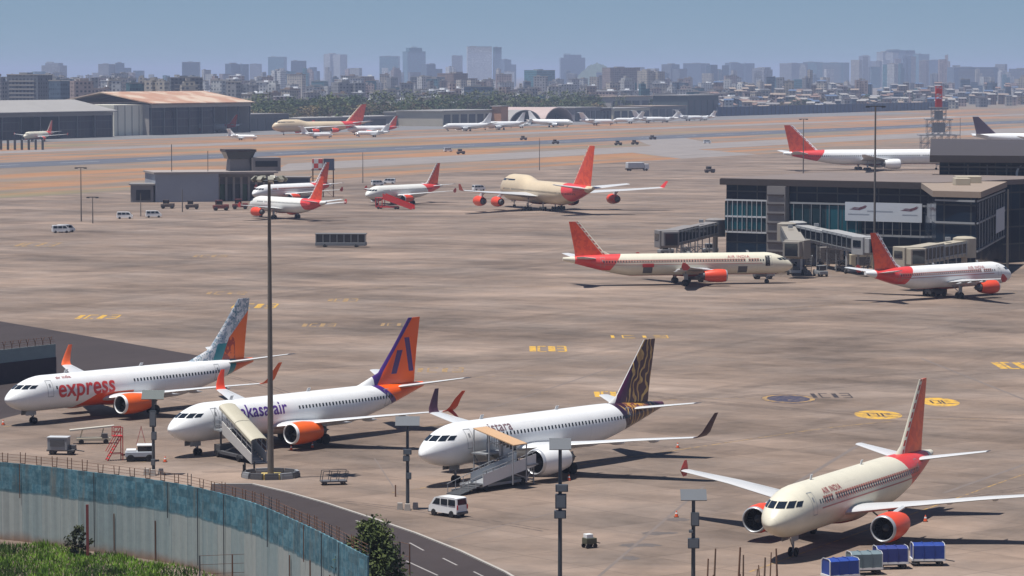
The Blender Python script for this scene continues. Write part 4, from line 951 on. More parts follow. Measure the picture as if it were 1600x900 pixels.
def liv_orange_purple():
    s = 'narrow_us'
    m = Mat('white_orange_purple_livery', .34, coat=.25); x, y, z = xa(m, s)
    q = x + (z - 5.4) * 1.15 - (z - 5.4).abs().pow(2) * .06
    c = m.mix(q > 29.6, (.80, .80, .79), (.06, .02, .17)); c = m.mix(q > 30.7, c, (.88, .11, .005))
    body = m.done(hull_base(m, c))
    f = Mat('orange_fin_with_letter', .36, coat=.2); x, y, z = xa(f, s)
    le = x - (z - 6.6) * .855
    c = f.mix(le > 31.75, (.06, .02, .17), (.90, .105, .004))
    c = f.mix((z < 6.4) & (x < 30.2), c, (.78, .78, .77))
    legr = ((x - 35.75 + (z - 10.2) * .21).abs() < .42) & (z < 10.25) & (z > 6.45)
    legl = ((x - 34.45 - (z - 8.6) * .42).abs() < .45) & (z < 8.9) & (z > 6.35)
    c = f.mix(legr | legl, c, (.065, .018, .15))
    return dict(body=body, belly=body, fin=f.done(c), engine=ORANGE, lip=WHITE, winglet=paint('red_orange_winglet', (.62, .055, .02), .4, .1), winglet_kind='split', skip=(5.4, 17.2))
def liv_purple_gold():
    s = 'narrow_neo'
    def pat(m, x, z):
        n = m.noise(.34, 2); n2 = m.noise(1.2, 3)
        st = ((x * 1.05 - z * .22 + n * 4.2) * 1.05).frac(); st2 = ((z * .9 + x * .5 + n2 * 3.5) * .9).frac()
        gold = ((st - .5).abs() > .33)
        return m.mix(gold, (.045, .012, .026), m.mix(n2.step(.4, .6), (.52, .33, .11), (.34, .19, .07)))
    m = Mat('white_and_patterned_tail_livery', .34, coat=.25); x, y, z = xa(m, s)
    q = x + (z - 3.6) * .62
    c = m.mix(q > 29.8, (.80, .80, .79), (.035, .012, .035)); c = m.mix(q > 30.7, c, pat(m, x, z))
    c = m.mix((z > 5.25) & (x > 30.5) & (x < 34.5), c, m.mix(m.noise(2.2, 3).step(.45, .55), (.50, .26, .05), (.13, .03, .04)))
    c = m.mix(x > 35.8, c, (.09, .02, .04))
    body = m.done(hull_base(m, c))
    f = Mat('gold_pattern_fin', .38, coat=.2); x, y, z = xa(f, s)
    c = f.mix((x - z * .30) > 29.45, (.075, .012, .05), pat(f, x, z)); c = f.mix((x - z * .835) < 24.55, c, (.72, .71, .68))
    return dict(body=body, belly=WHITE, fin=f.done(c), engine=WHITE, lip=paint('polished_inlet_lip', (.55, .56, .58), .3, .05, metal=.4), winglet=paint('aubergine_winglet', (.05, .02, .035), .4, .1), winglet_kind='blend', skip=(6, 9.0))
def liv_red_tail(spec, cream, name, finx=(0, 0), winglet='fence', engine=None, redtop=True, arches=True, nowin=False):
    sp = SPECS[spec]; L = sp['L']; k = sp['w'] / 1.98
    m = Mat(name, .42, coat=.12); x, y, z = xa(m, spec)
    q = x - (z - sp['zt']) * -.75
    red = (q > (sp['fin'][0][1] - .6 * k)) & (x < L - 2.2 * k) if redtop else (x > L + 5)
    red2 = (z > sp['win'] - 1.6 * k)
    c = m.mix(red & red2, cream, (.66, .05, .045)); c = m.mix(z < sp['zb'] + .16 * k, c, (.45, .04, .025))
    body = m.done(hull_base(m, c, .09))
    f = Mat(name + '_fin', .42, coat=.12); x, y, z = xa(f, spec)
    z0, x0, c0 = sp['fin'][-2]; z1, x1, c1 = sp['fin'][-1]; sl = (x1 - x0) / (z1 - z0)
    le = x - x0 - (z - z0) * sl
    n = f.noise(1.2 / k, 4)
    redc = f.mix(n.step(.48, .56), (.72, .075, .016), (.60, .05, .016))
    c = f.mix(le > .7 * k, cream, redc)
    c = f.mix(((le - .42 * k).abs() < .16 * k) & ((z * (1.3 / k)).frac() > .35), c, (.45, .05, .03))
    fin = f.done(f.scale(c, 1 + (f.noise(.8, 4) - .5) * .2))
    eng = engine or paint('red_engine_paint', (.72, .07, .025), .4, .12)
    return dict(body=body, belly=body, fin=fin, engine=eng, lip=paint('dull_inlet_lip', (.40, .41, .43), .4, .1, metal=.3), winglet=paint('red_wingtip', (.5, .05, .04), .4, .1) if winglet else None, winglet_kind=winglet or 'fence',
                arches=paint('red_window_arch', (.42, .14, .10), .5, .2) if arches else None, line=paint('red_cheat_line', (.45, .16, .13), .5, .2) if arches else None, wing=paint('dull_wing_grey', (.50, .50, .50), .4, .1))
CREAM = (.66, .615, .49)
LIV_AI = liv_red_tail('narrow', CREAM, 'cream_and_red_livery')
p, Hh = make_plane('narrow_us', 'white airliner with orange engines and large red lettering on its side, grey patterned fin', 'airliner', (-56.7, 349.6), 41.0, liv_express())
hull_text(p, Hh, 'express', 6.1, 2.95, 1.95, 1, paint('red_lettering', (.62, .045, .04), .45, .05), space=1.02, bold=.018)
hull_text(p, Hh, 'air india', 6.4, 4.95, .5, 1, paint('dark_red_lettering', (.35, .09, .09), .45, .05))
p, Hh = make_plane('narrow_us', 'white airliner with orange fin bearing a purple angular mark, covered steps at its door', 'airliner', (-35.2, 320.2), 40.9, liv_orange_purple())
hull_text(p, Hh, 'akasa air', 8.5, 3.6, 1.42, 1, paint('violet_lettering', (.09, .03, .24), .45, .05), space=1.0); PLANE_B = p
p, Hh = make_plane('narrow_neo', 'white airliner with aubergine and gold patterned fin and white engines', 'airliner', (-8.7, 297.1), 40.3, liv_purple_gold())
hull_text(p, Hh, 'vistara', 7.5, 4.8, 1.05, 1, paint('brown_lettering', (.20, .12, .13), .45, .05), space=1.05); PLANE_C = p
p, Hh = make_plane('narrow', 'cream airliner with red fin at lower right, nose towards the blue baggage carts', 'airliner', (20.7, 250.4), 27.5, LIV_AI)
hull_text(p, Hh, 'AIR INDIA', 7.6, 4.95, .55, 1, paint('maroon_lettering', (.36, .06, .06), .45, .05), space=1.15)
LIV_AL = liv_red_tail('narrow_long', CREAM, 'cream_long_livery')
p, Hh = make_plane('narrow_long', 'long cream airliner with red fin parked side on before the terminal, cargo door open', 'airliner', (53.0, 591.4), -102, LIV_AL)
hull_text(p, Hh, 'AIR INDIA', 13.2, 4.95, .6, -1, paint('maroon_lettering', (.36, .06, .06), .45, .05), space=1.15)
for x0, x1, z0, z1, mt, nm in ((27.8, 29.6, 2.3, 3.5, DGREY, 'dark_hold_sheet'), (27.6, 29.8, 3.5, 4.1, RED, 'cargo_door'), (9.4, 11.2, 2.2, 3.4, DGREY, 'dark_hold_sheet'), (5.0, 5.9, 3.4, 5.3, BLACK, 'dark_doorway_sheet')):  # hold and doorway are flat dark sheets, their inner shade given as colour
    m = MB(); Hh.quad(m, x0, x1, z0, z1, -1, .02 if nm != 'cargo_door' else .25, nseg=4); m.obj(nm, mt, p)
LIV_AF = liv_red_tail('narrow', (.76, .755, .74), 'white_and_red_livery')
p, Hh = make_plane('narrow', 'white airliner with red fin and red engine in front of the terminal, seen from behind', 'airliner', (89.7, 563.8), -130, LIV_AF)
hull_text(p, Hh, 'AIR INDIA', 13.0, 4.9, .6, -1, paint('maroon_lettering', (.36, .06, .06), .45, .05), space=1.15)
LIV_G = liv_red_tail('wide_twin', (.78, .78, .77), 'white_wide_livery', winglet=None, engine=WHITE, arches=False)
make_plane('wide_twin', 'wide white twin jet with red fin standing behind the terminal roof', 'airliner', (180.5, 1292), -103, LIV_G, detail=1)
LIV_J = liv_red_tail('jumbo', (.62, .50, .34), 'faded_cream_jumbo_livery', winglet=None, arches=False)
make_plane('jumbo', 'weathered cream four engine jumbo seen from behind on the open apron, red fin', 'airliner', (-2.4, 936.6), 158.6, LIV_J, detail=1, kind_name='parked_jumbo_jet')
LIV_B = liv_red_tail('narrow', (.72, .71, .66), 'off_white_red_livery', arches=False)
def nose_at(u, v): q = at(u, v); return (q.x, q.y)
make_plane('narrow', 'off-white airliner with red fin beside red steps, in front of the dry grass', 'airliner', nose_at(572, 322), 36, LIV_B, detail=1)
make_plane('narrow', 'white airliner with red fin nosed towards the old control building, rearmost of the pair', 'airliner', nose_at(395, 320), 36, LIV_AF, detail=1)
q = at(506, 346); make_plane('narrow', 'off-white airliner seen from behind, red engines, nearest of the pair by the old control building', 'airliner', (q.x - 36.5 * .6, q.y + 36.5 * .8), 143, LIV_B, detail=1)
make_plane('jumbo', 'distant cream jumbo jet with red fin parked before the tree belt', 'airliner', nose_at(425, 211), 58, LIV_J, detail=0, kind_name='parked_jumbo_jet')
make_plane('narrow', 'distant white airliner with dark red fin right behind the far jumbo jet', 'airliner', nose_at(543, 211), 60, LIV_AF, detail=0)
make_plane('narrow', 'cream nosed airliner facing out of the dark left hangar, red fin', 'airliner', nose_at(38, 222), 18, LIV_AI, detail=0)
make_plane('narrow', 'airliner nosed into the right end of the brown roofed hangar, only red tail clear', 'airliner', (lambda q: (q.x, q.y))(un(373, 1128) + EV * 37), 117.4, LIV_AF, detail=0)
Lw = dict(body=WHITE, fin=WHITE, engine=LGREY, wing=LGREY, winglet=None)
LIV_D = dict(Lw, fin=paint('aubergine_winglet', (.05, .02, .035)))
q = at(1520, 230); p, Hh = make_plane('wide_twin', 'white airliner with dark fin half hidden by the terminal roof at right', 'airliner', (q.x + 68, q.y + 4), -90, LIV_D, detail=0); p.scale = (.88, .88, .88)
first = None
for u, v, th, sp_, lab in ((692, 205, 62, 'narrow_us', 'distant all white airliner, leftmost of those before the arched hangars'),
                           (748, 203, 64, 'narrow', 'distant all white airliner with nose near the orange hangar pier'),
                           (856, 199, -66, 'narrow', 'distant white airliner side on in front of the right arched hangar')):
    make_plane(sp_, lab, 'airliner', nose_at(u, v) if th > 0 else nose_at(u + 40, v), th, dict(Lw), group='white aircraft parked by the far hangars', detail=0)
bj, _ = make_plane('business', 'small white business jet parked below the far cream jumbo nose', 'business jet', nose_at(402, 219), -75, dict(Lw), group='white aircraft parked by the far hangars', kind_name='business_jet', detail=0)
for u, v, rz, k, lab in ((492, 216, 20, 1.1, 'small white business jet parked under the far jumbo tail'), (585, 214, 200, 1.2, 'small white business jet beside the far dark red finned airliner'),
        (815, 200, 205, 1.0, 'small white jet parked in the mouth of the left arched hangar'), (930, 196, 20, 1.5, 'white jet parked right of the arched hangars, first of that row'), (985, 193, 200, 1.4, 'white jet in the row right of the arched hangars, second along'),
        (1012, 192, 15, 1.5, 'white jet in the row right of the arched hangars, third along'), (1042, 191, 190, 1.3, 'white jet in the row right of the arched hangars, fourth along'), (1075, 189, 25, 1.4, 'white jet parked below the dark box hangar, left one'), (1102, 188, 200, 1.2, 'white jet parked below the dark box hangar, right one')):
    q = at(u, v); dup(bj, (q.x, q.y, 0), R(rz), lab, scale=k)
# ------------------------------------------------------------------ city, hill and trees beyond the field
def facade_mat(name, wall, win, fh=3.3, fw=3.6, cover=.55, rough=.7):
    m = Mat(name, rough); x, y, z = m.xyz('Object'); nx, ny, nz = m.xyz('ObjNormal')
    side = nx.abs() > .7; h = m.mix(side, x, y)
    sp = m.nt.nodes.new('ShaderNodeSeparateColor'); m.nt.links.new(h, sp.inputs[0]); h = V(m.nt, sp.outputs[0])
    fz, fx = (z * (1 / fh)), (h * (1 / fw))
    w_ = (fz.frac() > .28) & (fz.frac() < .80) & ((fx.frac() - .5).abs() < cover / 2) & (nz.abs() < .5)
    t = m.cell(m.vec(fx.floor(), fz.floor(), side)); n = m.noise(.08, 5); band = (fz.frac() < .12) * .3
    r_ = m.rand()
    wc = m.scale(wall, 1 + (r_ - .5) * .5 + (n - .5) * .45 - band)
    return m.done(m.mix(w_ & (t > .12), wc, m.scale(win, .5 + t)))
FAC = dict(beige=facade_mat('beige_facade', (.46, .41, .34), (.09, .10, .115)), pink=facade_mat('pinkish_facade', (.40, .31, .28), (.06, .05, .055)), pale=facade_mat('pale_facade', (.56, .56, .55), (.14, .155, .17)),  # paler, bluer facade colours stand in for part of the distant haze
    grey=facade_mat('grey_facade', (.27, .27, .28), (.05, .055, .065)), blue=facade_mat('blue_glass_facade', (.10, .15, .21), (.03, .05, .08), 3.6, 2.6, .8, .3), teal=facade_mat('teal_glass_facade', (.07, .20, .23), (.02, .07, .09), 3.6, 2.6, .8, .3),
    dark=facade_mat('dark_facade', (.14, .155, .18), (.03, .035, .045)), brown=facade_mat('brown_facade', (.25, .17, .13), (.05, .045, .045)))
ROOFC = paint('stained_roof_concrete', (.30, .28, .26), .9, .2, .05)
rc = random.Random(77)
def city_block(u0, u1, vtop, Y, colr, label, cat='building', group=None, style=None, yaw=None, detail=True):
    W_ = (u1 - u0) / FPX * Y; h = max(5, zat(vtop, Y)); c = col_at((u0 + u1) / 2, Y); D_ = max(10, W_ * rc.uniform(.5, .9)); st = style or rc.choice(('slab', 'slab', 'step', 'twin', 'bands', 'crown'))
    m = MB(); yaw = rc.uniform(-.7, .7) if yaw is None else yaw; W_ *= .95
    hb = h - 2.2 if st != 'crown' else h * .88
    if st in ('slab', 'bands', 'crown'): m.box((0, 0, hb / 2), (W_, D_, hb))
    elif st == 'step': m.box((-W_ * .22, 0, hb / 2), (W_ * .56, D_, hb)); m.box((W_ * .28, D_ * .04, hb * .41), (W_ * .439, D_ * .9, hb * .82))
    elif st == 'twin':
        m.box((-W_ * .3, 0, hb / 2), (W_ * .38, D_, hb)); m.box((W_ * .3, 0, hb * .49), (W_ * .38, D_ * .95, hb * .98)); m.box((0, D_ * .1, hb * .48), (W_ * .215, D_ * .6, hb * .96))
    if st == 'crown': m.box((0, 0, h * .88 + h * .045), (W_ * .7, D_ * .7, h * .09))
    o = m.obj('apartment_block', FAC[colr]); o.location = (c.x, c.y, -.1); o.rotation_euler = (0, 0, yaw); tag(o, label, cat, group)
    if detail:
        m = MB(); m.box((W_ * rc.uniform(-.28, .0), 0, hb + 1.1 + (.1 * h if st == 'crown' else 0)), (W_ * .26, D_ * .4, 2.2)); m.obj('stair_head', ROOFC, o)
        m = MB()
        for s_ in (-1, 1): m.box((0, s_ * D_ * .5, hb + .4), (W_ + .4, .4, .9)) if st in ('slab', 'bands') else None
        if not m.v: m.box((W_ * .22 if st == 'twin' else -W_ * .3, 0, hb + .7), (3, 3, 1.4))
        m.obj('parapet' if st in ('slab', 'bands') else 'water_tank', ROOFC, o)
        if st == 'bands':
            m = MB()
            for k in range(1, int(hb / 3.3)): m.box((0, -D_ / 2 - .5, k * 3.3), (W_ * .8, 1.0, .25)); m.box((0, -D_ / 2 - .95, k * 3.3 + .5), (W_ * .8, .08, .8))
            m.obj('balcony_stack', ROOFC, o)
    return o
SKY = [ # column range, top row, distance, colour, style, what singles it out
 (70, 103, 97, 4200, 'grey', 'crown', 'hazy grey tower above the left pale roofed hangar'), (158, 180, 99, 4300, 'grey', 'slab', 'hazy grey block above the roof junction of the two hangars, left twin'), (181, 207, 97, 4300, 'blue', 'step', 'hazy bluish block above the roof junction of the two hangars, right twin'),
 (286, 314, 96, 4300, 'blue', 'slab', 'hazy bluish tower over the brown hangar roof'), (354, 389, 98, 4200, 'blue', 'twin', 'wide hazy blue block above the right end of the brown hangar'), (391, 410, 99, 4600, 'grey', 'slab', 'slim grey slab just right of the wide blue block by the brown hangar'),
 (421, 448, 88, 4600, 'teal', 'slab', 'tall pale teal tower left of the far cream jumbo'), (455, 480, 94, 4400, 'blue', 'slab', 'dark blue block between teal and striped towers'), (508, 542, 83, 4700, 'pale', 'twin', 'pale twin tower above the far cream jumbo'),
 (594, 625, 87, 4600, 'teal', 'slab', 'square grey green tower left of the tallest slab'), (631, 664, 73, 4800, 'teal', 'crown', 'tallest bluish tower on the left of the skyline centre'), (662, 690, 99, 4300, 'blue', 'step', 'lower blue block against the right side of the tallest bluish tower'), (706, 723, 86, 4800, 'grey', 'slab', 'narrow grey tower left of the widest pale slab'),
 (729, 769, 72, 4900, 'pale', 'slab', 'widest pale tall slab in the middle of the skyline'), (771, 783, 73, 4900, 'teal', 'slab', 'thin teal tower touching the widest pale slab'), (782, 806, 92, 4600, 'blue', 'step', 'blue stepped block right of the thin teal tower'), (824, 862, 108, 4000, 'teal', 'slab', 'teal glass block with bright facade above the arched hangars'),
 (874, 914, 84, 4700, 'blue', 'crown', 'bluish crowned tower above the row of white jets'), (944, 996, 104, 3900, 'pink', 'bands', 'wide pinkish block right of the wooded rise'), (998, 1036, 108, 3600, 'beige', 'twin', 'cream twin fronted apartment block near the dark box hangar'), (1036, 1070, 99, 4400, 'dark', 'step', 'dark block behind the cream twin fronted apartments'), (1071, 1104, 98, 4500, 'blue', 'slab', 'hazy blue block above the dark box hangar'),
 (1104, 1128, 108, 4300, 'grey', 'bands', 'grey block left of the pair over the left terminal corner'), (1134, 1176, 97, 4500, 'blue', 'twin', 'wide blue twin block over the left terminal corner'), (1176, 1204, 105, 4300, 'grey', 'step', 'grey stepped block right of the wide blue twin block'), (1222, 1256, 98, 4600, 'grey', 'bands', 'grey block above the tail of the white wide twin jet'), (1256, 1282, 96, 4700, 'teal', 'slab', 'teal slab above the white wide twin jet'), (1262, 1267, 108, 4000, 'beige', 'slab', 'very thin beige tower above the white wide twin jet'),
 (1282, 1324, 97, 4600, 'teal', 'bands', 'broad teal block right of the teal slab'), (1340, 1372, 86, 5000, 'grey', 'step', 'grey stepped tower on the left of the crowded hilltop'), (1371, 1400, 80, 5000, 'pale', 'twin', 'pale twin tower on the crowded hilltop'), (1378, 1432, 77, 5200, 'blue', 'crown', 'broad flat topped block crowning the hilltop'), (1426, 1450, 84, 5100, 'teal', 'slab', 'teal slab right of the hilltop block'),
 (1441, 1476, 93, 4700, 'blue', 'slab', 'blue block behind the red radar mast'), (1478, 1552, 104, 4400, 'blue', 'bands', 'very wide low blue block right of the red radar mast'), (1558, 1572, 108, 4200, 'pale', 'crown', 'thin white tower near the right edge of the photo'), (1576, 1640, 106, 4400, 'dark', 'step', 'dark block at the right edge of the photo'),
 (18, 78, 113, 2600, 'dark', 'bands', 'dark mid rise with pale sign strip above the pale hangar roof'), (80, 108, 122, 2500, 'blue', 'slab', 'blue low block right of the dark mid rise'), (108, 168, 122, 2600, 'pink', 'step', 'long pinkish low block above the left hangar roof'), (200, 229, 126, 2500, 'teal', 'slab', 'low teal block above the pale concrete annex'), (229, 264, 121, 2500, 'beige', 'twin', 'low beige block at the left of the brown hangar roof'), (264, 316, 118, 2700, 'dark', 'bands', 'dark low block over the brown hangar roof'),
 (520, 570, 125, 3300, 'grey', 'twin', 'grey block with dark recesses just above the far jumbo fin'), (582, 640, 138, 3200, 'beige', 'slab', 'low cream block with dark openings above the trees'), (645, 692, 118, 3500, 'dark', 'bands', 'dark banded block below the tallest bluish tower'), (690, 742, 112, 3600, 'brown', 'step', 'brownish block below the widest pale slab'), (725, 772, 132, 3200, 'blue', 'bands', 'blue low block with white balconies over the trees'), (774, 800, 114, 3700, 'pink', 'slab', 'pinkish block left of the teal glass block')]
for u0, u1, vt, Y, cl, st, lab in SKY:
    Y = Y * (2.1 if Y >= 4500 else 1.8 if Y >= 4200 else 1.25 if Y > 3400 else 1)
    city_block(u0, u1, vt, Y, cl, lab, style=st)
def ymin(u): return 1175 / (.46 - .888 * (u - 800) / FPX)
cols = ['beige', 'pale', 'pale', 'pink', 'blue', 'grey', 'pale', 'beige', 'grey', 'teal']
NAMES = dict(beige='beige', pale='pale', grey='grey', pink='pinkish', blue='bluish', dark='dark', brown='brown', teal='teal')
ZONES = ((0, 400, 'behind the two left hangars'), (400, 800, 'behind the tree belt'), (800, 1130, 'behind the arched hangars and shed row'), (1130, 1640, 'behind the dark blue hoarding'))
def zone(u):
    for a, b, t_ in ZONES:
        if a <= u < b: return t_
    return ZONES[-1][2] if u > 800 else ZONES[0][2]
for i in range(236):
    u = -15 + 1640 * ((i * .61803) % 1); k = rc.uniform(1.2, 2.1); Y = ymin(u) * k
    if u < 400: Y = rc.uniform(2400, 4600)
    Y = min(Y, 5600)
    vt = rc.uniform(117, 142) if rc.random() < .72 else rc.uniform(103, 118)
    if u < 420: vt = rc.uniform(108, 130)
    if u > 1100: vt -= 5
    if u > 1330 and u < 1480 and rc.random() < .5: vt = rc.uniform(84, 100); Y = 5000
    if vt < 117: Y = min(Y, 4000) * rc.uniform(1.7, 2.4)
    wpx = rc.uniform(9, 24) * (3800 / Y) ** .3; cl = rc.choice(cols)
    while zat(vt, Y) < 9: vt -= 4
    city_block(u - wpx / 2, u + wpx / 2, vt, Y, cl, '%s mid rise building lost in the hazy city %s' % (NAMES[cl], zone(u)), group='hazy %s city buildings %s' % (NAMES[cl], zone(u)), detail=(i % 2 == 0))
HUTC = [('dark', DGREY), ('brown', FASCIA), ('blue', paint('blue_tarp_roof', (.07, .11, .19), .8, .2)), ('rust', paint('rust_sheet_roof', (.20, .125, .10), .9, .3)), ('pale', PALEROOF), ('grey', CLAD), ('cream', ROOFL)]
for i in range(270):
    u = rc.uniform(1105, 1640); n_ = rc.uniform(1180, 1560); p = un(u, n_); nm, mt = rc.choice(HUTC); wd, dp, h = rc.uniform(5, 13), rc.uniform(6, 10), rc.uniform(4, 10) + (n_ - 1180) * rc.uniform(.02, .06)
    m = MB(); m.box((0, 0, h / 2), (wd, dp, h)); o = m.obj('shanty_house', FAC[rc.choice(('pale', 'beige', 'pink', 'grey', 'brown', 'blue'))]); o.location = p; o.rotation_euler = (0, 0, rc.uniform(-.4, .4))
    tag(o, 'small crowded house with %s sheet roof behind the dark blue hoarding' % nm, 'house', 'crowded %s roofed houses behind the hoarding' % nm)
    m = MB(); m.add([(-wd / 2 - .4, -dp / 2 - .5, h), (wd / 2 + .4, -dp / 2 - .5, h), (wd / 2 + .4, dp / 2 + .5, h + 1.6), (-wd / 2 - .4, dp / 2 + .5, h + 1.6), (-wd / 2 - .4, -dp / 2 - .5, h + .2), (wd / 2 + .4, -dp / 2 - .5, h + .2), (wd / 2 + .4, dp / 2 + .5, h + 1.8), (-wd / 2 - .4, dp / 2 + .5, h + 1.8)], [(3, 2, 1, 0), (4, 5, 6, 7), (0, 1, 5, 4), (1, 2, 6, 5), (2, 3, 7, 6), (3, 0, 4, 7)]); m.obj('roof', mt, o)
for i in range(230):
    u = 388 + 800 * ((i * .61803) % 1) if i < 170 else rc.uniform(-20, 400); n_ = rc.uniform(1330, 1600) if i < 90 else rc.uniform(1500, 2300); p = un(u, n_); cl = rc.choice(('pale', 'beige', 'pale', 'pink', 'grey', 'teal', 'brown')); wd, dp, h = rc.uniform(9, 24), rc.uniform(8, 14), rc.uniform(9, 20) + max(0, n_ - 1400) * .022
    m = MB(); m.box((0, 0, h / 2), (wd, dp, h)); o = m.obj('low_block', FAC[cl]); o.location = p; o.rotation_euler = (0, 0, rc.uniform(-.6, .6))
    tag(o, 'low %s building half hidden by the trees %s' % (NAMES[cl], zone(u)), 'building', 'low %s buildings among the trees %s' % (NAMES[cl], zone(u)))
    m = MB(); m.box((0, 0, h + .3), (wd + .8, dp + .8, .6)); m.box((wd * .2, 0, h + 1.4), (wd * .3, dp * .4, 1.8)); m.obj('roof', rc.choice((ROOFC, PALEROOF, WHITE, ROOFL)), o)
# wooded rise
m = MB(); N_ = 20; rg = []
for i in range(N_ + 1):
    a_ = i / N_; rg.append([col_at(885 + 95 * (j / N_), 9000 + 900 * a_) + Vector((0, 0, -1 + 70 * math.sin(math.pi * a_) * (math.sin(math.pi * j / N_) ** 1.3) * (1 + .06 * math.sin(j * 2.3 + i)))) for j in range(N_ + 1)])
for i in range(N_):
    for j in range(N_): m.poly([rg[i][j], rg[i][j + 1], rg[i + 1][j + 1], rg[i + 1][j]])
struct(m.obj('hill', paint('wooded_hillside', (.06, .085, .045), .95, .4, .03), smooth=60))
# trees
def leaf_mat(name, c):
    m = Mat(name, .7, spec=.2); n = m.noise(.8, 3); r_ = m.rand(); colr = m.mix(n.step(.35, .65), c, (c[0] * 1.9, c[1] * 1.6, c[2] * 1.2)); m.b.inputs['Subsurface Weight'].default_value = 0
    return m.done(m.scale(colr, .75 + r_ * .5))
LEAFS = [leaf_mat('olive_foliage', (.055, .075, .028)), leaf_mat('dark_green_foliage', (.03, .055, .022)), leaf_mat('dusty_brown_foliage', (.10, .085, .045))]
BARK = paint('grey_brown_bark', (.12, .085, .06), .9, .3, 3)
def crown_mb(r, ht, hb, nclump, nleaf, leaf, seed, squash=.8, conic=0):
    q = random.Random(seed); m = MB()
    for _ in range(nclump):
        t_ = q.random(); z = lerp(hb, ht, t_); rr = r * (math.sin(math.pi * (.12 + .8 * t_)) ** .7) * (1 - conic * t_) * q.uniform(.35, 1.0); a = q.uniform(0, 6.283)
        c = Vector((rr * math.cos(a), rr * math.sin(a), z)); cr_ = r * q.uniform(.16, .34) * (1 - conic * .5 * t_)
        for _ in range(nleaf):
            d = Vector((q.gauss(0, 1), q.gauss(0, 1), q.gauss(0, squash))).normalized() * cr_ * q.random() ** .4; p = c + d
            nn = (d.normalized() * .6 + Vector((q.gauss(0, .5), q.gauss(0, .5), q.gauss(.3, .5)))).normalized(); x = nn.orthogonal().normalized(); x.rotate(Matrix.Rotation(q.uniform(0, 6.28), 3, nn)); y = nn.cross(x); s_ = leaf * q.uniform(.6, 1.3)
            m.poly([p - x * s_, p - y * s_ * .5, p + x * s_, p + y * s_ * .5])
    return m
def trunk_mb(h, r, seed, spread):
    q = random.Random(seed); m = MB(); m.tube((0, 0, 0), (q.uniform(-.1, .1) * h * .2, 0, h * .5), r, r * .7, 8)
    for i in range(6):
        a = i * 1.05 + q.random(); m.tube((0, 0, h * q.uniform(.28, .5)), (math.cos(a) * spread, math.sin(a) * spread, h * q.uniform(.6, .92)), r * .5, r * .12, 5)
    return m
protos = []
for k in range(6):
    R_, H_ = (5.5, 6.5, 4.5, 7, 5, 6)[k], (10, 12, 9, 13, 11, 8)[k]
    c = crown_mb(R_, H_, H_ * .25, 26, 16, .62, 100 + k).obj('crown', LEAFS[k % 3]); t = trunk_mb(H_, .35, k, R_ * .6).obj('trunk', BARK); protos.append((c, t, k))
KIND = ('olive green', 'dark green', 'dusty brown')
first_use = set(); rt = random.Random(21)
for i in range(270):
    if i < 205: u = 392 + 545 * ((i * .61803) % 1); n_ = rt.uniform(1190, 1330)
    elif i < 235: u = rt.uniform(1130, 1620); n_ = rt.uniform(1200, 1500)
    elif i < 250: u = rt.uniform(380, 470); n_ = rt.uniform(1170, 1220)
    else: u = rt.uniform(930, 1110); n_ = rt.uniform(1230, 1400)
    c, t, k = protos[rt.randrange(6)]; p = un(u, n_)
    e_ = thing('broadleaf_tree', '%s rounded tree in the far tree cover %s' % (KIND[k % 3], zone(u)), 'tree', p, rt.uniform(0, 6.28), '%s trees %s' % (KIND[k % 3], zone(u)))
    s_ = rt.uniform(1.2, 1.85) if i < 205 else rt.uniform(.9, 1.5); e_.scale = (s_ * 1.15, s_ * 1.15, s_)
    for src in (c, t):
        o = src if id(src) not in first_use else src.copy()
        if id(src) not in first_use: first_use.add(id(src))
        else: C.objects.link(o)
        o.parent = e_
# foreground tree beside the end of the blue wall, and a shrub at the wall foot
b_ = at(582, 985); t = thing('leafy_tree', 'dark leafy tree growing at the end of the blue wall, bottom centre left', 'tree', b_)
H_ = zat(816, b_.y)
crown_mb(3.2, H_ - .1, H_ * .08, 260, 46, .16, 5, conic=.5).obj('crown', leaf_mat('deep_green_foliage', (.035, .052, .018)), t); trunk_mb(H_, .16, 3, 1.1).obj('trunk', BARK, t)
b_ = at(122, 868); t = thing('shrub', 'dark straggly shrub growing at the foot of the blue wall', 'shrub', b_)
crown_mb(1.05, 2.3, .1, 34, 26, .13, 8).obj('foliage', leaf_mat('dark_shrub_foliage', (.03, .04, .016)), t); trunk_mb(1.8, .06, 9, .8).obj('stem', BARK, t)
# rough grass on the verge
q = random.Random(9); m = MB()
for i in range(26000):
    u = q.uniform(-60, 345); v = q.uniform(838, 925); p = at(u, v)
    lim = 849 + max(0, (u - 60)) * .165 + 3 * math.sin(u * .06)
    if v < lim or q.random() < max(0, (u - 230) / 130): continue
    h = q.uniform(.12, .42) * (1.6 if math.sin(u * .11) + math.sin(v * .3 + u * .05) > 1.0 else 1); a = q.uniform(0, 6.28); w_ = q.uniform(.03, .07); l = Vector((q.gauss(0, .12), q.gauss(0, .12), h))
    d = Vector((math.cos(a) * w_, math.sin(a) * w_, 0)); m.poly([p - d, p + d, p + l], 0 if math.sin(u * .045 + 1) + math.sin(v * .17) + q.gauss(0, .6) < .7 else 1)
g_ = m.obj('grass', [leaf_mat('fresh_grass', (.085, .17, .02)), leaf_mat('dark_grass', (.035, .07, .016))]); g_['kind'] = 'stuff'; g_['label'] = 'rough green grass on the verge below the blue wall'
sheet('grass_soil', [at(u, v, -.01) for u, v in ((-120, 846), (60, 850), (150, 864), (240, 880), (310, 892), (360, 930), (-120, 960))], paint('mossy_soil', (.055, .075, .022), .95, .4, .8))
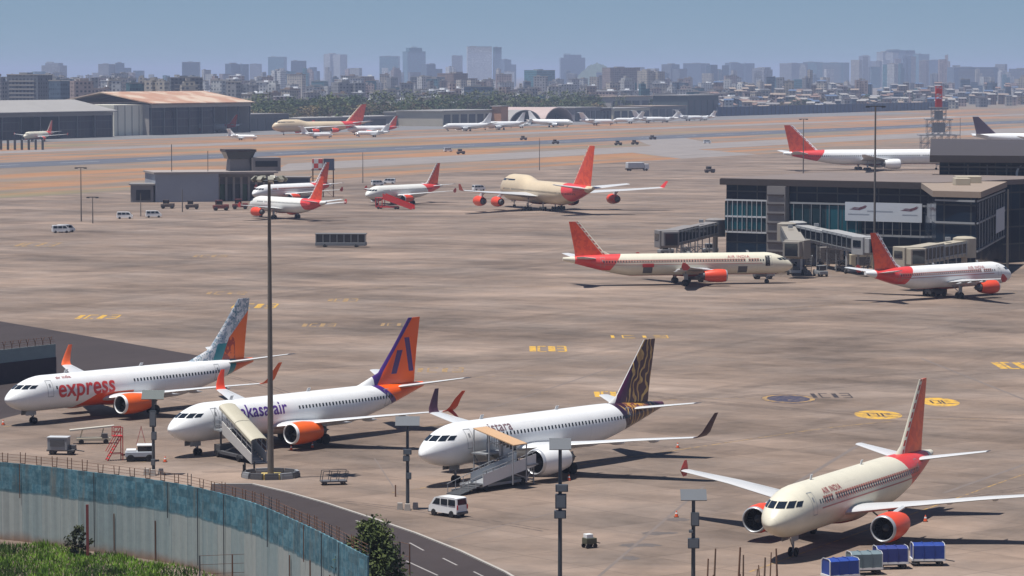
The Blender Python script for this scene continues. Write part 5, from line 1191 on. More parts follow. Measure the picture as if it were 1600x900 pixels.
# haze over the whole field and city
hz_ = MB(); hz_.box((0, 16000, 49), (44000, 37000, 102)); ho = hz_.obj('haze', bpy.data.materials.new('haze_air')); ho['kind'] = 'stuff'
hm = ho.data.materials[0]; hm.use_nodes = True; hm.node_tree.nodes.clear(); out = hm.node_tree.nodes.new('ShaderNodeOutputMaterial'); pv = hm.node_tree.nodes.new('ShaderNodeVolumePrincipled')
pv.inputs['Color'].default_value = (.62, .725, 1.0, 1); pv.inputs['Density'].default_value = HAZE; pv.inputs['Anisotropy'].default_value = .0
hm.node_tree.links.new(pv.outputs[0], out.inputs['Volume'])
# ------------------------------------------------------------------ masts, signs, vehicles and ground equipment
def wheel(mb_parent, c, ax, r, wd, name='wheel'):
    m = MB(); a = Vector(ax).normalized(); m.lathe(Vector(c) - a * wd / 2, a, [(0, .15 * r), (0, .55 * r), (.02, .6 * r), (0, .85 * r), (wd * .2, r), (wd * .8, r), (wd, .85 * r), (wd, .15 * r)], 18); return m.obj(name, BLACK, mb_parent, smooth=40)
# high mast light
b = at(423, 748); t = thing('light_mast', 'tall tapering floodlight mast between the two orange engined airliners', 'light mast', b); top = zat(268, b.y)
MASTM = paint('weathered_mast_steel', (.165, .145, .125), .5, .2, .3, metal=.3)
m = MB(); m.tube((0, 0, 0), (0, 0, top - .6), .32, .14, 14); m.obj('pole', MASTM, t, smooth=40)
m = MB(); m.box((0, 0, .25), (1.9, 1.9, .5)); m.obj('footing', paint('yellow_black_footing', (.42, .31, .10), .8, .3, 1), t)
m = MB(); m.lathe((0, 0, top - 1.0), (0, 0, 1), [(0, .2), (0, 1.35), (.14, 1.35), (.14, .2)], 18); m.obj('lamp_ring', GALV_DARK, t)
for i in range(9):
    a = 2 * math.pi * i / 9; m = MB(); M = Matrix.Rotation(a, 3, 'Z') @ Matrix.Rotation(.7, 3, 'Y'); m.box((1.5 * math.cos(a), 1.5 * math.sin(a), top - .7), (.5, .55, .35), M=M); lp = m.obj('floodlight', paint('lamp_housing', (.22, .21, .17), .5, .15), t)
    m = MB(); m.box(tuple(Vector((1.5 * math.cos(a), 1.5 * math.sin(a), top - .7)) + M @ Vector((.26, 0, 0))), (.03, .46, .28), M=M); m.obj('lens', paint('lamp_lens', (.55, .55, .5), .1, .05), lp)
def barrier_ring(label, u, v, R_, seed):
    q = random.Random(seed); b = at(u, v); t = thing('mast_barrier', label, 'barrier', b)
    for i in range(11):
        a = 2 * math.pi * i / 11; a2 = a + .5
        m = MB(); p0, p1 = Vector((R_ * math.cos(a), R_ * .9 * math.sin(a), .42)), Vector((R_ * math.cos(a2), R_ * .9 * math.sin(a2), .42)); m.bar(p0, p1, .28, .34); m.bar(p0 - Vector((0, 0, .22)), p1 - Vector((0, 0, .22)), .42, .36); m.obj('barrier_block', DGREY if i % 3 else MGREY, t)
        if i in (5, 6, 4): m = MB(); m.tube((p0.x, p0.y, .5), (p0.x, p0.y, 1.3), .1); m.obj('stub_post', BLACK, t)
barrier_ring('ring of dark barrier blocks around the foot of the floodlight mast', 423, 745, 2.7, 1)
# camera and sensor poles near the wall
GREYP = paint('slate_pole_paint', (.075, .085, .095), .5, .2, .5, metal=.2); PANEL = paint('slate_grey_panel', (.062, .072, .088), .6, .12, .5); PANEL2 = paint('greenish_slate_panel', (.04, .058, .058), .6, .12, .5)
def sensor_pole(label, u, vb, vt, panel_w, panel_h, boxes, foot=True, pm=PANEL):
    b = at(u, vb); t = thing('sensor_pole', label, 'pole', b, 0, 'poles carrying grey panels along the wall'); h = zat(vt, b.y)
    m = MB(); m.tube((0, 0, 0), (0, 0, h - panel_h * .6), .17, .13, 12); m.obj('pole', GREYP, t, smooth=40)
    m = MB(); M = Matrix.Rotation(R(38), 3, 'X'); m.box((0, 0, h - panel_h / 2), (panel_w, panel_h * 1.28, .07), M=M); pn = m.obj('panel', pm, t)
    m = MB(); m.bar((-panel_w * .3, 0, h - panel_h * .7), (panel_w * .3, 0, h - panel_h * .7), .08, .08); m.obj('panel_bracket', GREYP, t)
    for z, w_, hh, dx in boxes:
        m = MB(); m.box((dx, -.3, z), (w_, .42, hh)); bx = m.obj('equipment_box', pm if w_ > .7 else GREYP, t, bevel=.03)
        m = MB(); m.box((dx, -.525, z), (w_ * .8, .02, hh * .82)); m.obj('box_door', paint('box_door_grey', (.14, .155, .17), .5, .1), bx)
    if foot:
        for dx, dy in ((-.7, 0), (.7, .1), (0, -.6)): m = MB(); m.box((dx, dy, .3), (.55, .5, .6), top=.8); m.obj('foot_block', CONC, t)
sensor_pole('panel pole in front of the red lettered jet engine', 240, 742, 609, 2.2, 1.0, ((5.6, .62, 1.6, 0), (3.9, .5, .8, .1), (1.3, .4, .6, 0)), True, PANEL2)
sensor_pole('panel pole with pale foot blocks standing behind the small white van', 637, 796, 650, 2.2, .95, ((5.3, .75, .5, 0), (4.7, .6, .5, -.1), (3.1, .5, .6, .1)))
sensor_pole('panel pole with three stacked boxes in front of the white engine', 875, 932, 684, 1.65, .95, ((8.3, .95, .55, .12), (7.3, .85, 1.1, .05), (6.3, .9, .6, 0)), False)
sensor_pole('panel pole with wide panel left of the lower right airliner', 1083, 941, 764, 1.95, .9, ((6.3, .62, 1.0, .1), (4.5, .85, .75, 0), (5.4, .3, .2, -.2)), False)
# rough fence stakes at the bottom
for i, (u, v, r_, k) in enumerate(((1105, 868, .09, 0), (1116, 852, .10, 1), (1154, 850, .11, 0), (1161, 862, .09, 1), (1187, 878, .07, 0), (1194, 866, .10, 1), (1203, 858, .07, 0), (1214, 852, .10, 0), (1181, 884, .07, 1))):
    b = at(u, 948); h = zat(v + 5, b.y); r_ *= .75; m = MB(); q = random.Random(i); m.tube((0, 0, 0), (q.uniform(-.08, .08), 0, h * .55), r_ * 1.1, r_, 8); m.tube((0, 0, h * .5), (q.uniform(-.12, .12), .02, h), r_, r_ * .8, 8)
    o = m.obj('fence_stake', WOOD if k else RUST); o.location = b
    tag(o, ['brown fence stake, leftmost of the row before the lower right airliner', 'darker tall stake next to the leftmost one', 'tallest brown stake in the middle of the row below the airliner nose', 'dark stake touching the tallest middle stake', 'short brown stake just right of the middle pair', 'thick dark stake in the right cluster below the nose gear', 'thin brown stake left of the last tall one', 'tall brown stake at the right end of the row', 'shortest dark stake of the row'][i], 'stake')
m = MB(); p0, p1 = at(1110, 948), at(1216, 948); 
# slim lamp posts on the open apron and by the terminal
def slim_pole(label, u, vb, vt, r=.14, head=True, z_arm=1.2):
    b = at(u, vb); t = thing('lamp_post', label, 'lamp post', b, 0, 'slim lamp posts on the airfield'); h = zat(vt, b.y)
    m = MB(); m.tube((0, 0, 0), (0, 0, h), r * 1.4, r * .8, 8); m.obj('pole', MASTM, t)
    if head: m = MB(); m.bar((-z_arm, 0, h), (z_arm, 0, h), .2, .2); m.box((-z_arm, 0, h - .1), (.8, .6, .35)); m.box((z_arm, 0, h - .1), (.8, .6, .35)); m.obj('lamp_head', GALV_DARK, t)
slim_pole('tall mast in front of the terminal banner', 1366, 421, 166, .2, True, 1.6); slim_pole('mast left of the wide white twin jet tail', 1255, 282, 186, .17)
slim_pole('lamp post standing in the dry grass left of the old control building', 127, 346, 262, .13); slim_pole('shorter post right of the lamp post in the left dry grass', 145, 349, 308, .12); slim_pole('thin post in front of the guard hut', 220, 338, 302, .1, False); slim_pole('post before the blank wing of the old control building', 285, 331, 296, .13, False)
slim_pole('thin mast between the two red tailed jets and the dry grass', 567, 286, 238, .12, False); slim_pole('mast left of the cream jumbo fin', 843, 266, 216, .12, False); slim_pole('post right of the terminal pavilion', 1574, 432, 296, .2, False); slim_pole('mast behind the radar gantry', 1500, 232, 184, .14, False)
# cones
CONE = paint('orange_cone', (.75, .11, .03), .5, .08)
for i, (u, v, lab) in enumerate(((5, 664, 'orange cone ahead of the red lettered jet nose'), (455, 704, 'orange cone below the purple marked jet engine'), (488, 700, 'orange cone right of the purple marked jet engine'), (889, 751, 'red cone right of the white engine'), (1059, 700, 'red cone under the far wingtip of the gold tailed airliner'), (1057, 808, 'red cone left of the lower right airliner'), (1446, 815, 'pale orange cone right of the red engine'), (258, 722, 'orange cone ahead of the purple marked jet nose'))):
    b = at(u, v); t = thing('traffic_cone', lab, 'cone', b, 0, 'orange cones by the aircraft'); t.scale = (.8, .8, .8); m = MB(); m.lathe((0, 0, .04), (0, 0, 1), [(0, .23), (.35, .14), (.36, .14), (.7, .04), (.7, 0)], 14); m.obj('cone_body', CONE, t, smooth=40); m = MB(); m.box((0, 0, .03), (.55, .55, .06)); m.obj('base', BLACK, t)
    m = MB(); m.lathe((0, 0, .38), (0, 0, 1), [(0, .145), (.16, .105)], 14); m.obj('reflective_band', WHITE, t)
# airstairs at the purple marked jet
def plane_frame(pl, lx, ly):
    """world spot and heading of a place beside an aircraft, lx back from the nose, ly out to port"""
    xg = SPECS['narrow_us' if pl is PLANE_B else 'narrow_neo']['xg']; M = pl.matrix_basis if False else Matrix.Translation(pl.location) @ Matrix.Rotation(pl.rotation_euler.z, 4, 'Z')
    return M @ Vector((xg - lx, ly, 0)), pl.rotation_euler.z
loc, rz = plane_frame(PLANE_B, 5.4, 2.2)
t = thing('covered_airstairs', 'covered boarding steps with cream canopy at the purple marked jet door', 'airstairs', loc, rz - R(17))
CRM = paint('cream_canopy_paint', (.44, .405, .31), .5, .12, .8); WP_ = paint('dirty_white_panel', (.52, .50, .47), .5, .15, .8)
# local: y = outwards from the door, x = along aircraft
H0, run = 2.85, 6.6
m = MB(); m.box((0, .9, H0 - .08), (2.0, 1.8, .16)); m.obj('platform', MGREY, t)
m = MB()
for i in range(14): m.box((0, 1.9 + run * i / 14, H0 - H0 * (i + .5) / 14), (1.5, .5, .08)); m.box((0, 1.66 + run * i / 14, H0 - H0 * (i + .5) / 14 + .1), (1.5, .03, .18))
m.obj('steps', STEEL, t)
for s_ in (-1, 1):
    m = MB(); x = s_ * .85
    for (ya, yb, za, zb_) in ((1.7, 1.7 + run, H0, .1),):
        m.add([(x - .04, ya, za - .35), (x + .04, ya, za - .35), (x + .04, yb, zb_ - .05), (x - .04, yb, zb_ - .05), (x - .04, ya, za + .95), (x + .04, ya, za + .95), (x + .04, yb, zb_ + .95), (x - .04, yb, zb_ + .95)], [(0, 1, 2, 3), (7, 6, 5, 4), (0, 4, 5, 1), (1, 5, 6, 2), (2, 6, 7, 3), (3, 7, 4, 0)])
    sp_ = m.obj('side_panel', WP_, t)
    m = MB()
    for i in range(7): yy = 1.7 + run * i / 6; zz = lerp(H0, .1, i / 6); m.bar((x, yy, zz + .9), (x, yy, zz + 2.25), .07, .07)
    m.bar((x, 1.7, H0 + 1.5), (x, 1.7 + run, 1.6), .06, .06); m.obj('canopy_post', STEEL, t)
    m = MB(); m.bar((x, 0, H0 + 1.0), (x, 1.7, H0 + 1.0), .05, .05); m.bar((x, 0, H0 + .5), (x, 1.7, H0 + .5), .05, .05); m.bar((x, .05, H0), (x, .05, H0 + 2.2), .07, .07); m.bar((x, 1.0, H0), (x, 1.0, H0 + 1.0), .05, .05); m.obj('guard_rail', STEEL, t)
for i in range(2):
    m = MB(); ya, yb = 1.3 + (run + .5) * i / 2, 1.3 + (run + .5) * (i + 1) / 2 - .06; za, zb_ = lerp(H0 + 2.45, 2.35, i / 2), lerp(H0 + 2.45, 2.35, (i + 1) / 2) + .03; n_ = 6; rg = []
    for y, z in ((ya, za), (yb, zb_)): rg.append([(math.cos(math.pi * k / n_) * .98, y, z + math.sin(math.pi * k / n_) * .28) for k in range(n_ + 1)] + [(-.98, y, z - .3), (-.92, y, z - .3)] + [(math.cos(math.pi * (n_ - k) / n_) * .92, y, z - .05 + math.sin(math.pi * k / n_) * .26) for k in range(n_ + 1)] + [(.92, y, z - .3), (.98, y, z - .3)])
    m.loft(rg); m.obj('canopy', CRM, t, smooth=40)
m = MB(); m.box((0, 3.8, .55), (1.9, 5.4, .3)); m.bar((-.6, 1.6, .6), (-.6, 4.8, 1.55), .14, .14); m.bar((.6, 1.6, .6), (.6, 4.8, 1.55), .14, .14); m.bar((-.6, .9, .6), (-.6, .9, H0), .16, .16); m.bar((.6, .9, .6), (.6, .9, H0), .16, .16); m.box((0, .5, .8), (1.7, 1.3, .9)); m.obj('chassis', DGREY, t)
for x in (-.95, .95):
    for y in (.9, 5.6): wheel(t, (x, y, .38), (1, 0, 0), .38, .26)
# boarding ramp at the gold tailed jet
loc, rz = plane_frame(PLANE_C, 5.2, 2.25)
t = thing('boarding_ramp', 'folded white boarding ramp with orange canopy at the gold tailed jet door', 'boarding ramp', loc, rz)
# local: +x forward along aircraft, +y outwards
m = MB(); m.box((-1.0, 1.1, 3.15), (3.2, 1.9, .14)); m.box((-3.7, 2.4, 1.95), (1.5, 3.8, .14)); m.obj('landing', MGREY, t)
def ramp(name, xa_, xb_, y, za, zb_, wd=1.5):
    m = MB(); m.bar((xa_, y, za), (xb_, y, zb_), wd, .12); return m.obj(name, MGREY, t)
ramp('upper_ramp', -1.4, -3.4, 1.3, 3.1, 2.0); ramp('lower_ramp', -3.2, 3.4, 3.3, 1.95, .75); 
for y, xa_, xb_, za, zb_, mt, nm in ((4.12, -4.3, 3.5, 1.95, .68, paint('white_ramp_panel', (.66, .66, .65), .5, .1), 'side_panel'), (2.5, -3.2, 3.4, 1.95, .72, LGREY, 'side_panel'), (2.1, -1.2, -3.8, 3.05, 2.0, LGREY, 'inner_panel'), (.5, -1.2, -3.8, 3.05, 2.0, LGREY, 'inner_panel')):
    m = MB(); m.add([(xa_, y - .03, za - .15), (xb_, y - .03, zb_ - .15), (xb_, y - .03, zb_ + 1.0), (xa_, y - .03, za + 1.0), (xa_, y + .03, za - .15), (xb_, y + .03, zb_ - .15), (xb_, y + .03, zb_ + 1.0), (xa_, y + .03, za + 1.0)], [(0, 1, 2, 3), (7, 6, 5, 4), (3, 2, 6, 7), (1, 0, 4, 5), (0, 3, 7, 4), (2, 1, 5, 6)]); pn = m.obj(nm, mt, t)
    m = MB()
    for i in range(8): xx = lerp(xa_, xb_, (i + .5) / 8); zz = lerp(za, zb_, (i + .5) / 8); m.bar((xx, y, zz + .9), (xx, y, zz + (1.9 if nm == 'inner_panel' else 1.25)), .06, .06)
    m.bar((xa_, y, za + 1.25), (xb_, y, zb_ + 1.25), .06, .06)
    if nm == 'inner_panel': m.bar((xa_, y, za + 1.9), (xb_, y, zb_ + 1.9), .08, .08)
    m.obj('hand_rail', STEEL, pn)
for i in range(5):
    m = MB(); xx = -1.4 - i * .52; zz = 3.05 - (i + .5) * .21; m.box((xx, 2.16, zz + 1.42), (.40, .05, .75)); m.obj('ramp_window', GLASS, t)
m = MB(); m.add([(-1.6, .2, 5.45), (.4, .2, 5.45), (.4, 5.3, 4.2), (-1.6, 5.3, 4.2), (-1.6, .2, 5.55), (.4, .2, 5.55), (.4, 5.3, 4.3), (-1.6, 5.3, 4.3)], [(3, 2, 1, 0), (4, 5, 6, 7), (0, 1, 5, 4), (1, 2, 6, 5), (2, 3, 7, 6), (3, 0, 4, 7)]); m.obj('canopy', paint('pale_orange_canopy', (.54, .34, .19), .5, .1), t)
m = MB()
for x, y, z0, z1 in ((.4, .3, .5, 5.4), (-1.6, .3, .5, 5.4), (.4, 2.2, .5, 4.95), (-1.6, 2.2, .5, 4.95), (.4, 5.2, .5, 4.2), (-1.6, 5.2, .5, 4.2), ): m.bar((x, y, z0), (x, y, z1), .09, .09)
for y in (2.2, 3.2, 4.2): m.bar((.4, y, 4.2), (-1.6, y, 4.2), .05, .05)
m.bar((.4, .3, 3.0), (-1.6, .3, .5), .08, .08); m.bar((.4, 2.2, .5), (-1.6, 2.2, 3.0), .08, .08); m.obj('support_frame', STEEL, t)
m = MB(); [m.bar((x, y, z0), (x, y, z1), .09, .09) for x, y, z0, z1 in ((-4.1, 1, 0, 2.9), (-4.1, 4, 0, 2.9), (-1.9, 1.3, .4, 2.6), (-1.9, 3.3, .4, 1.6))]; m.bar((-4.1, 1, 1.0), (-1.9, 1.3, .5), .1, .1); m.bar((-4.1, 4, .4), (-1.9, 3.3, 1.2), .1, .1); m.bar((-4.1, 1, .5), (-4.1, 4, .5), .1, .1); m.bar((-4.1, 4, 2.0), (-2.9, 4, .4), .1, .1); m.obj('rear_frame', STEEL, t)
m = MB(); m.box((-.2, 2.4, .5), (7.2, 2.6, .25)); m.bar((3.4, 2.4, .45), (5.6, 2.0, .25), .14, .14); m.obj('chassis', MGREY, t)
for i in range(6): m = MB(); m.bar((3.5 + i * .6, 2.6, .72 - i * .12), (3.5 + i * .6, 4.1, .72 - i * .12), .55, .06); m.obj('ramp_tread', DGREY, t)
for x in (-2.9, 2.6):
    for y in (1.2, 3.6): wheel(t, (x, y, .36), (0, 1, 0), .36, .24)
m = MB(); m.add([(3.6, 4.0, .6), (3.6, 2.4, .6), (7.0, 2.6, .05), (7.0, 4.3, .05), (3.6, 4.0, .68), (3.6, 2.4, .68), (7.0, 2.6, .13), (7.0, 4.3, .13)], [(0, 1, 2, 3), (7, 6, 5, 4), (0, 4, 5, 1), (1, 5, 6, 2), (2, 6, 7, 3), (3, 7, 4, 0)]); m.obj('entry_flap', GALV_DARK, t)
m = MB()
for y in (2.6, 4.2): m.bar((3.5, y, 1.75), (6.9, y, 1.0), .05, .05); [m.bar((3.5 + i * 1.1, y, .65 - i * .18), (3.5 + i * 1.1, y, 1.75 - i * .24), .05, .05) for i in range(4)]
m.obj('entry_rail', STEEL, t)
# vehicle builders ---------------------------------------------------------------
def van(label, loc, rz, colr, L_=4.4, W_=1.75, H_=1.95, group=None, name='minivan', cat='van', full=True):
    t = thing(name, label, cat, loc, rz, group)
    prof = [(-L_ / 2, .35), (-L_ / 2, H_ * .62), (-L_ / 2 + .12, H_ * .97), (-L_ / 2 + .4, H_), (L_ * .16, H_), (L_ * .30, H_ * .93), (L_ * .44, H_ * .56), (L_ / 2 - .05, H_ * .50), (L_ / 2, .38)]
    m = MB(); rg = []
    for y, k in ((-W_ / 2, .97), (-W_ / 2 + .08, 1), (W_ / 2 - .08, 1), (W_ / 2, .97)): rg.append([(x * k, y * (1 if z < H_ * .6 else .94), z) for x, z in prof])
    m.loft(rg); bd = m.obj('body', colr, t, smooth=35)
    for s_ in (-1, 1):
        for x0, x1 in ((-L_ * .44, -L_ * .2), (-L_ * .17, L_ * .06), (L_ * .09, L_ * .32)):
            m = MB(); y0, y1 = s_ * (W_ / 2 + .004), s_ * (W_ / 2 * .945 + .02); z0, z1 = H_ * .6, H_ * .9; sl = .1 if x1 < L_ * .3 else -.32
            q = [(x0, y0, z0), (x1 + (.12 if sl < 0 else 0), y0, z0), (x1 + (sl if sl < 0 else 0), y1, z1), (x0, y1, z1)]; m.poly(q if s_ < 0 else q[::-1]); m.obj('side_window', GLASS, t)
    m = MB(); m.poly([(L_ * .445 + .0, -W_ * .42, H_ * .575), (L_ * .445, W_ * .42, H_ * .575), (L_ * .315, W_ * .38, H_ * .915), (L_ * .315, -W_ * .38, H_ * .915)]); m.obj('windscreen', GLASS, t)
    m = MB(); m.poly([(-L_ / 2 - .012, W_ * .4, H_ * .64), (-L_ / 2 - .012, -W_ * .4, H_ * .64), (-L_ / 2 + .10, -W_ * .36, H_ * .93), (-L_ / 2 + .10, W_ * .36, H_ * .93)]); m.obj('rear_window', GLASS, t)
    if full:
        m = MB(); m.box((L_ / 2, 0, .42), (.14, W_ * .96, .24)); m.box((-L_ / 2, 0, .42), (.14, W_ * .96, .24)); m.obj('bumper', DGREY, t, bevel=.03)
        for s_ in (-1, 1):
            m = MB(); m.box((L_ / 2 - .06, s_ * W_ * .36, .74), (.12, .3, .18)); m.obj('headlight', SILVER, t)
            m = MB(); m.box((-L_ / 2 - .01, s_ * W_ * .43, .95), (.06, .12, .4)); m.obj('tail_light', RED, t)
    for x in (-L_ * .31, L_ * .31):
        for s_ in (-1, 1): wheel(t, (x, s_ * (W_ / 2 - .08), .32), (0, 1, 0), .32, .2)
    return t
van('small white van with dark windows parked near the pale footed panel pole', at(700, 806), R(-42) + math.pi, WHITE, 3.5, 1.5, 1.8)
V2 = van('small white vehicle on the grassless apron right of the left lamp post', at(95, 364), R(15), WHITE, full=False)
for u, v, rz, lab in ((103, 363, 30, 'second small white vehicle touching the first on the left apron'), (195, 342, 5, 'white car in front of the guard hut'), (240, 340, 10, 'white car before the blank wing of the control building'), (748, 298, 30, 'white van behind the off-white airliner with red steps'), (590, 290, 20, 'white vehicle beyond the off-white airliner nose'), (608, 287, 170, 'second white vehicle beyond the off-white airliner'), (1105, 224, 10, 'white van on the far taxiway above the open apron'), (700, 237, 20, 'pale van on the runway edge'), (1565, 232, 0, 'pale van beside the dark finned airliner'),):
    dup(V2, at(u, v), R(rz), lab, 'small pale vehicles on the airfield', cat='vehicle')
V2['group'] = 'small pale vehicles on the airfield'
def tractor(label, loc, rz, colr, name='tow_tractor', cat='tow tractor', k=1.0, group=None):
    t = thing(name, label, cat, loc, rz, group); t.scale = (k, k, k)
    m = MB(); m.box((0, 0, .72), (3.0, 1.6, .62)); m.box((1.0, 0, 1.1), (1.0, 1.5, .2)); m.obj('body', colr, t, bevel=.06); m = MB(); m.box((-.35, 0, 1.95), (1.35, 1.45, .1)); [m.bar((x, y, 1.0), (x, y, 1.92), .08, .08) for x in (-.95, .25) for y in (-.65, .65)]; m.obj('cab_frame', colr, t)
    m = MB(); m.box((-.35, 0, 1.5), (1.15, 1.28, .7)); m.obj('cab_window', GLASS, t)
    for x in (-1.0, 1.0):
        for s_ in (-1, 1): wheel(t, (x, s_ * .72, .36), (0, 1, 0), .36, .26)
    return t
TR = tractor('dark red tow tractor near the old control building', at(345, 329), .2, paint('dark_red_paint', (.16, .035, .03), .5, .2), k=1.5)
DT = paint('dark_brown_paint', (.07, .05, .045), .6, .2)
TD = tractor('dark tractor on the runway edge above the cream jumbo, left one', at(868, 225), .2, DT, k=1.3, group='dark tractors by the runway')
for u, v, lab in ((818, 219, 'dark tractor at the runway edge left of the jumbo fin'), (966, 227, 'dark tractor on the dry grass right of the jumbo fin'), (992, 226, 'second dark tractor on the dry grass right of the jumbo fin'), (1020, 218, 'dark tractor beyond the runway, right of the others'), (720, 241, 'dark tractor left of the runway mast'), (1109, 270, 'lone dark tractor on the open apron above the terminal corner')): dup(TD, at(u, v), .3, lab, 'dark tractors by the runway')
dup(TR, at(375, 327), .1, 'dark red tractor beside the rearmost white airliner nose'); 
for u, v, rz_, lab in ((300, 327, .1, 'dark tractor under the blank wing of the control building'), (262, 326, .0, 'dark tractor by the left corner of the control building')): dup(TD, at(u, v), rz_, lab, scale=1.3)
# apron bus
t = thing('apron_bus', 'long dark windowed apron bus alone on the open apron', 'bus', at(533, 386), R(-3))
m = MB(); m.box((0, 0, .72), (11.6, 2.7, .75)); m.obj('skirt', paint('bus_grey_paint', (.16, .17, .18), .5, .15), t, bevel=.08); m = MB(); m.box((0, 0, 2.0), (11.3, 2.55, 1.8)); m.obj('glazed_saloon', GLASS, t); m = MB(); m.box((0, 0, 3.02), (11.7, 2.7, .26)); m.obj('roof', paint('bus_roof_grey', (.14, .14, .14), .6, .15), t, bevel=.08)
for i in range(8): m = MB(); x = -5.6 + i * 1.6; m.box((x, -1.3, 2.0), (.22, .1, 1.8)); m.obj('window_pillar', paint('bus_grey_paint', (.16, .17, .18)), t)
for x in (-3.6, 3.6):
    for s_ in (-1, 1): wheel(t, (x, s_ * 1.2, .48), (0, 1, 0), .48, .3)
# white truck behind the jumbo tail
t = thing('tanker_truck', 'white topped truck on the apron right of the jumbo fin', 'truck', at(992, 267), R(25)); m = MB(); m.box((0, 0, 2.3), (7.5, 2.4, 2.4)); m.obj('body', LGREY, t, bevel=.2); m = MB(); m.box((4.9, 0, 1.7), (2.0, 2.3, 2.2)); m.obj('cab', WHITE, t, bevel=.1); m = MB(); m.box((5.92, 0, 2.2), (.06, 1.9, .8)); m.obj('windscreen', GLASS, t)
m = MB(); m.box((.8, 0, .8), (10, 1.4, .4)); m.obj('chassis', BLACK, t)
for x in (-2.6, 4.8):
    for s_ in (-1, 1): wheel(t, (x, s_ * 1.05, .5), (0, 1, 0), .5, .3)
# red passenger steps at the off-white jet
t = thing('red_steps', 'bright red passenger steps leaning on the off-white airliner nose section', 'airstairs', at(620, 327), R(-20)); m = MB()
for i in range(12): m.box((4.6 - i * .72, 0, .3 + i * .27), (.75, 2.2, .14))
m.obj('steps', RED, t)
for s_ in (-1, 1): m = MB(); m.add([(5.2, s_ * 1.15, .1), (5.2, s_ * 1.15, 1.3), (-4, s_ * 1.15, 4.6), (-4, s_ * 1.15, 3.0)], [(0, 1, 2, 3)]); m.bar((5.2, s_ * 1.15, .1), (-4, s_ * 1.15, 3.1), .12, .3); m.obj('side_panel', RED, t)
m = MB(); m.box((-5.2, 0, 3.3), (2.6, 2.3, .2)); [m.bar((x, y, .5), (x, y, 3.2), .2, .2) for x in (-6.2, -4.2) for y in (-1, 1)]; m.box((-3, 0, .7), (6.5, 1.9, .5)); m.obj('support_frame', RED, t)
for x in (-5.4, 0):
    for s_ in (-1, 1): wheel(t, (x, s_ * 1.0, .4), (0, 1, 0), .4, .25)
# blue baggage carts
def cart(label, loc, rz, cover, name='baggage_cart'):
    t = thing(name, label, 'baggage cart', loc, rz, 'covered baggage carts by the lower right airliner')
    m = MB(); rg = [];
    for x in [-1.25 + 2.5 * i / 10 for i in range(11)]:
        wv = .03 * math.sin(x * 9); rg.append([(x, -.72 + wv, .62), (x, .72 + wv, .62), (x, .70 - wv, 1.66), (x, .45, 1.80 + wv * .5), (x, -.45, 1.80 + wv * .5), (x, -.70 - wv, 1.66)])
    m.loft(rg); m.obj('tarpaulin_cover', cover, t, smooth=30)
    for x in (-1.27, -.42, .42, 1.27): m = MB(); [m.bar((x, s_ * .745, .6), (x, s_ * .735, 1.68), .05, .05) for s_ in (-1, 1)]; m.bar((x, -.735, 1.68), (x, -.46, 1.84), .05, .05); m.bar((x, -.46, 1.84), (x, .46, 1.84), .05, .05); m.bar((x, .46, 1.84), (x, .735, 1.68), .05, .05); m.obj('hoop', LGREY if abs(x) > 1 else cover, t)
    m = MB(); m.box((0, 0, .52), (2.7, 1.5, .16)); [m.bar((x, y, .55), (x, y, 1.7), .05, .05) for x in (-1.29, 1.29) for y in (-.70, .70)]; m.obj('deck', WHITE, t)
    m = MB(); m.bar((1.35, 0, .45), (2.2, 0, .3), .08, .08); m.obj('tow_bar', DGREY, t)
    m = MB(); m.box((0, 0, .36), (2.0, .9, .14)); m.obj('chassis', BLACK, t)
    for x in (-.95, .95):
        for s_ in (-1, 1): wheel(t, (x, s_ * .62, .24), (0, 1, 0), .24, .16)
    return t
cart('bright blue baggage cart, rightmost and apart from the others', at(1449, 883), R(2), BLUE)
cart('blue baggage cart with white deck second from the right', at(1391, 888), R(8), paint('violet_blue_tarpaulin', (.02, .035, .19), .5, .25, 1.5))
cart('grey sided baggage cart between the blue ones', at(1350, 897), R(12), paint('grey_green_tarpaulin', (.13, .18, .20), .6, .2, 2))
cart('blue baggage cart cut by the bottom edge, leftmost of the four', at(1313, 908), R(22), paint('royal_blue_tarpaulin', (.014, .05, .27), .5, .3, 1.5))
# equipment in front of the red lettered jet
t = thing('ground_power_cart', 'boxy grey generator cart on wheels by the blue wall', 'generator cart', at(95, 710), R(-6)); m = MB(); m.box((-.2, 0, 1.15), (2.1, 1.4, 1.3)); m.obj('housing', MGREY, t, bevel=.05); m = MB(); m.box((-.2, 0, 1.83), (2.2, 1.5, .08)); m.obj('lid', LGREY, t)
m = MB(); m.box((-.2, -.72, 1.25), (1.5, .04, .7)); m.obj('louvre_panel', DGREY, t); m = MB(); m.box((.1, 0, .48), (2.9, 1.3, .16)); m.bar((1.4, 0, .5), (2.5, 0, .35), .1, .1); m.box((1.25, .2, .75), (.6, .6, .45)); m.obj('chassis', DGREY, t)
for x in (-.8, 1.1):
    for s_ in (-1, 1): wheel(t, (x, s_ * .6, .28), (0, 1, 0), .28, .2)
t = thing('belt_loader', 'low belt loader with long pale conveyor between the generator cart and red trestle', 'belt loader', at(143, 693), R(10)); m = MB(); m.bar((-2.3, .1, 1.45), (2.4, .1, 1.85), .8, .16); m.obj('conveyor', paint('pale_conveyor', (.50, .47, .40), .6, .1), t)
m = MB(); m.box((.2, 0, .5), (3.6, 1.3, .3)); [m.bar((x, 0, .6), (x + .3, .1, 1.6), .1, .1) for x in (-1.2, 1.0)]; m.obj('chassis', BEIGE, t); m = MB(); m.box((1.4, -.4, .85), (.6, .5, .5)); m.obj('operator_seat', DGREY, t)
for x in (-1.1, 1.5):
    for s_ in (-1, 1): wheel(t, (x, s_ * .58, .28), (0, 1, 0), .28, .2)
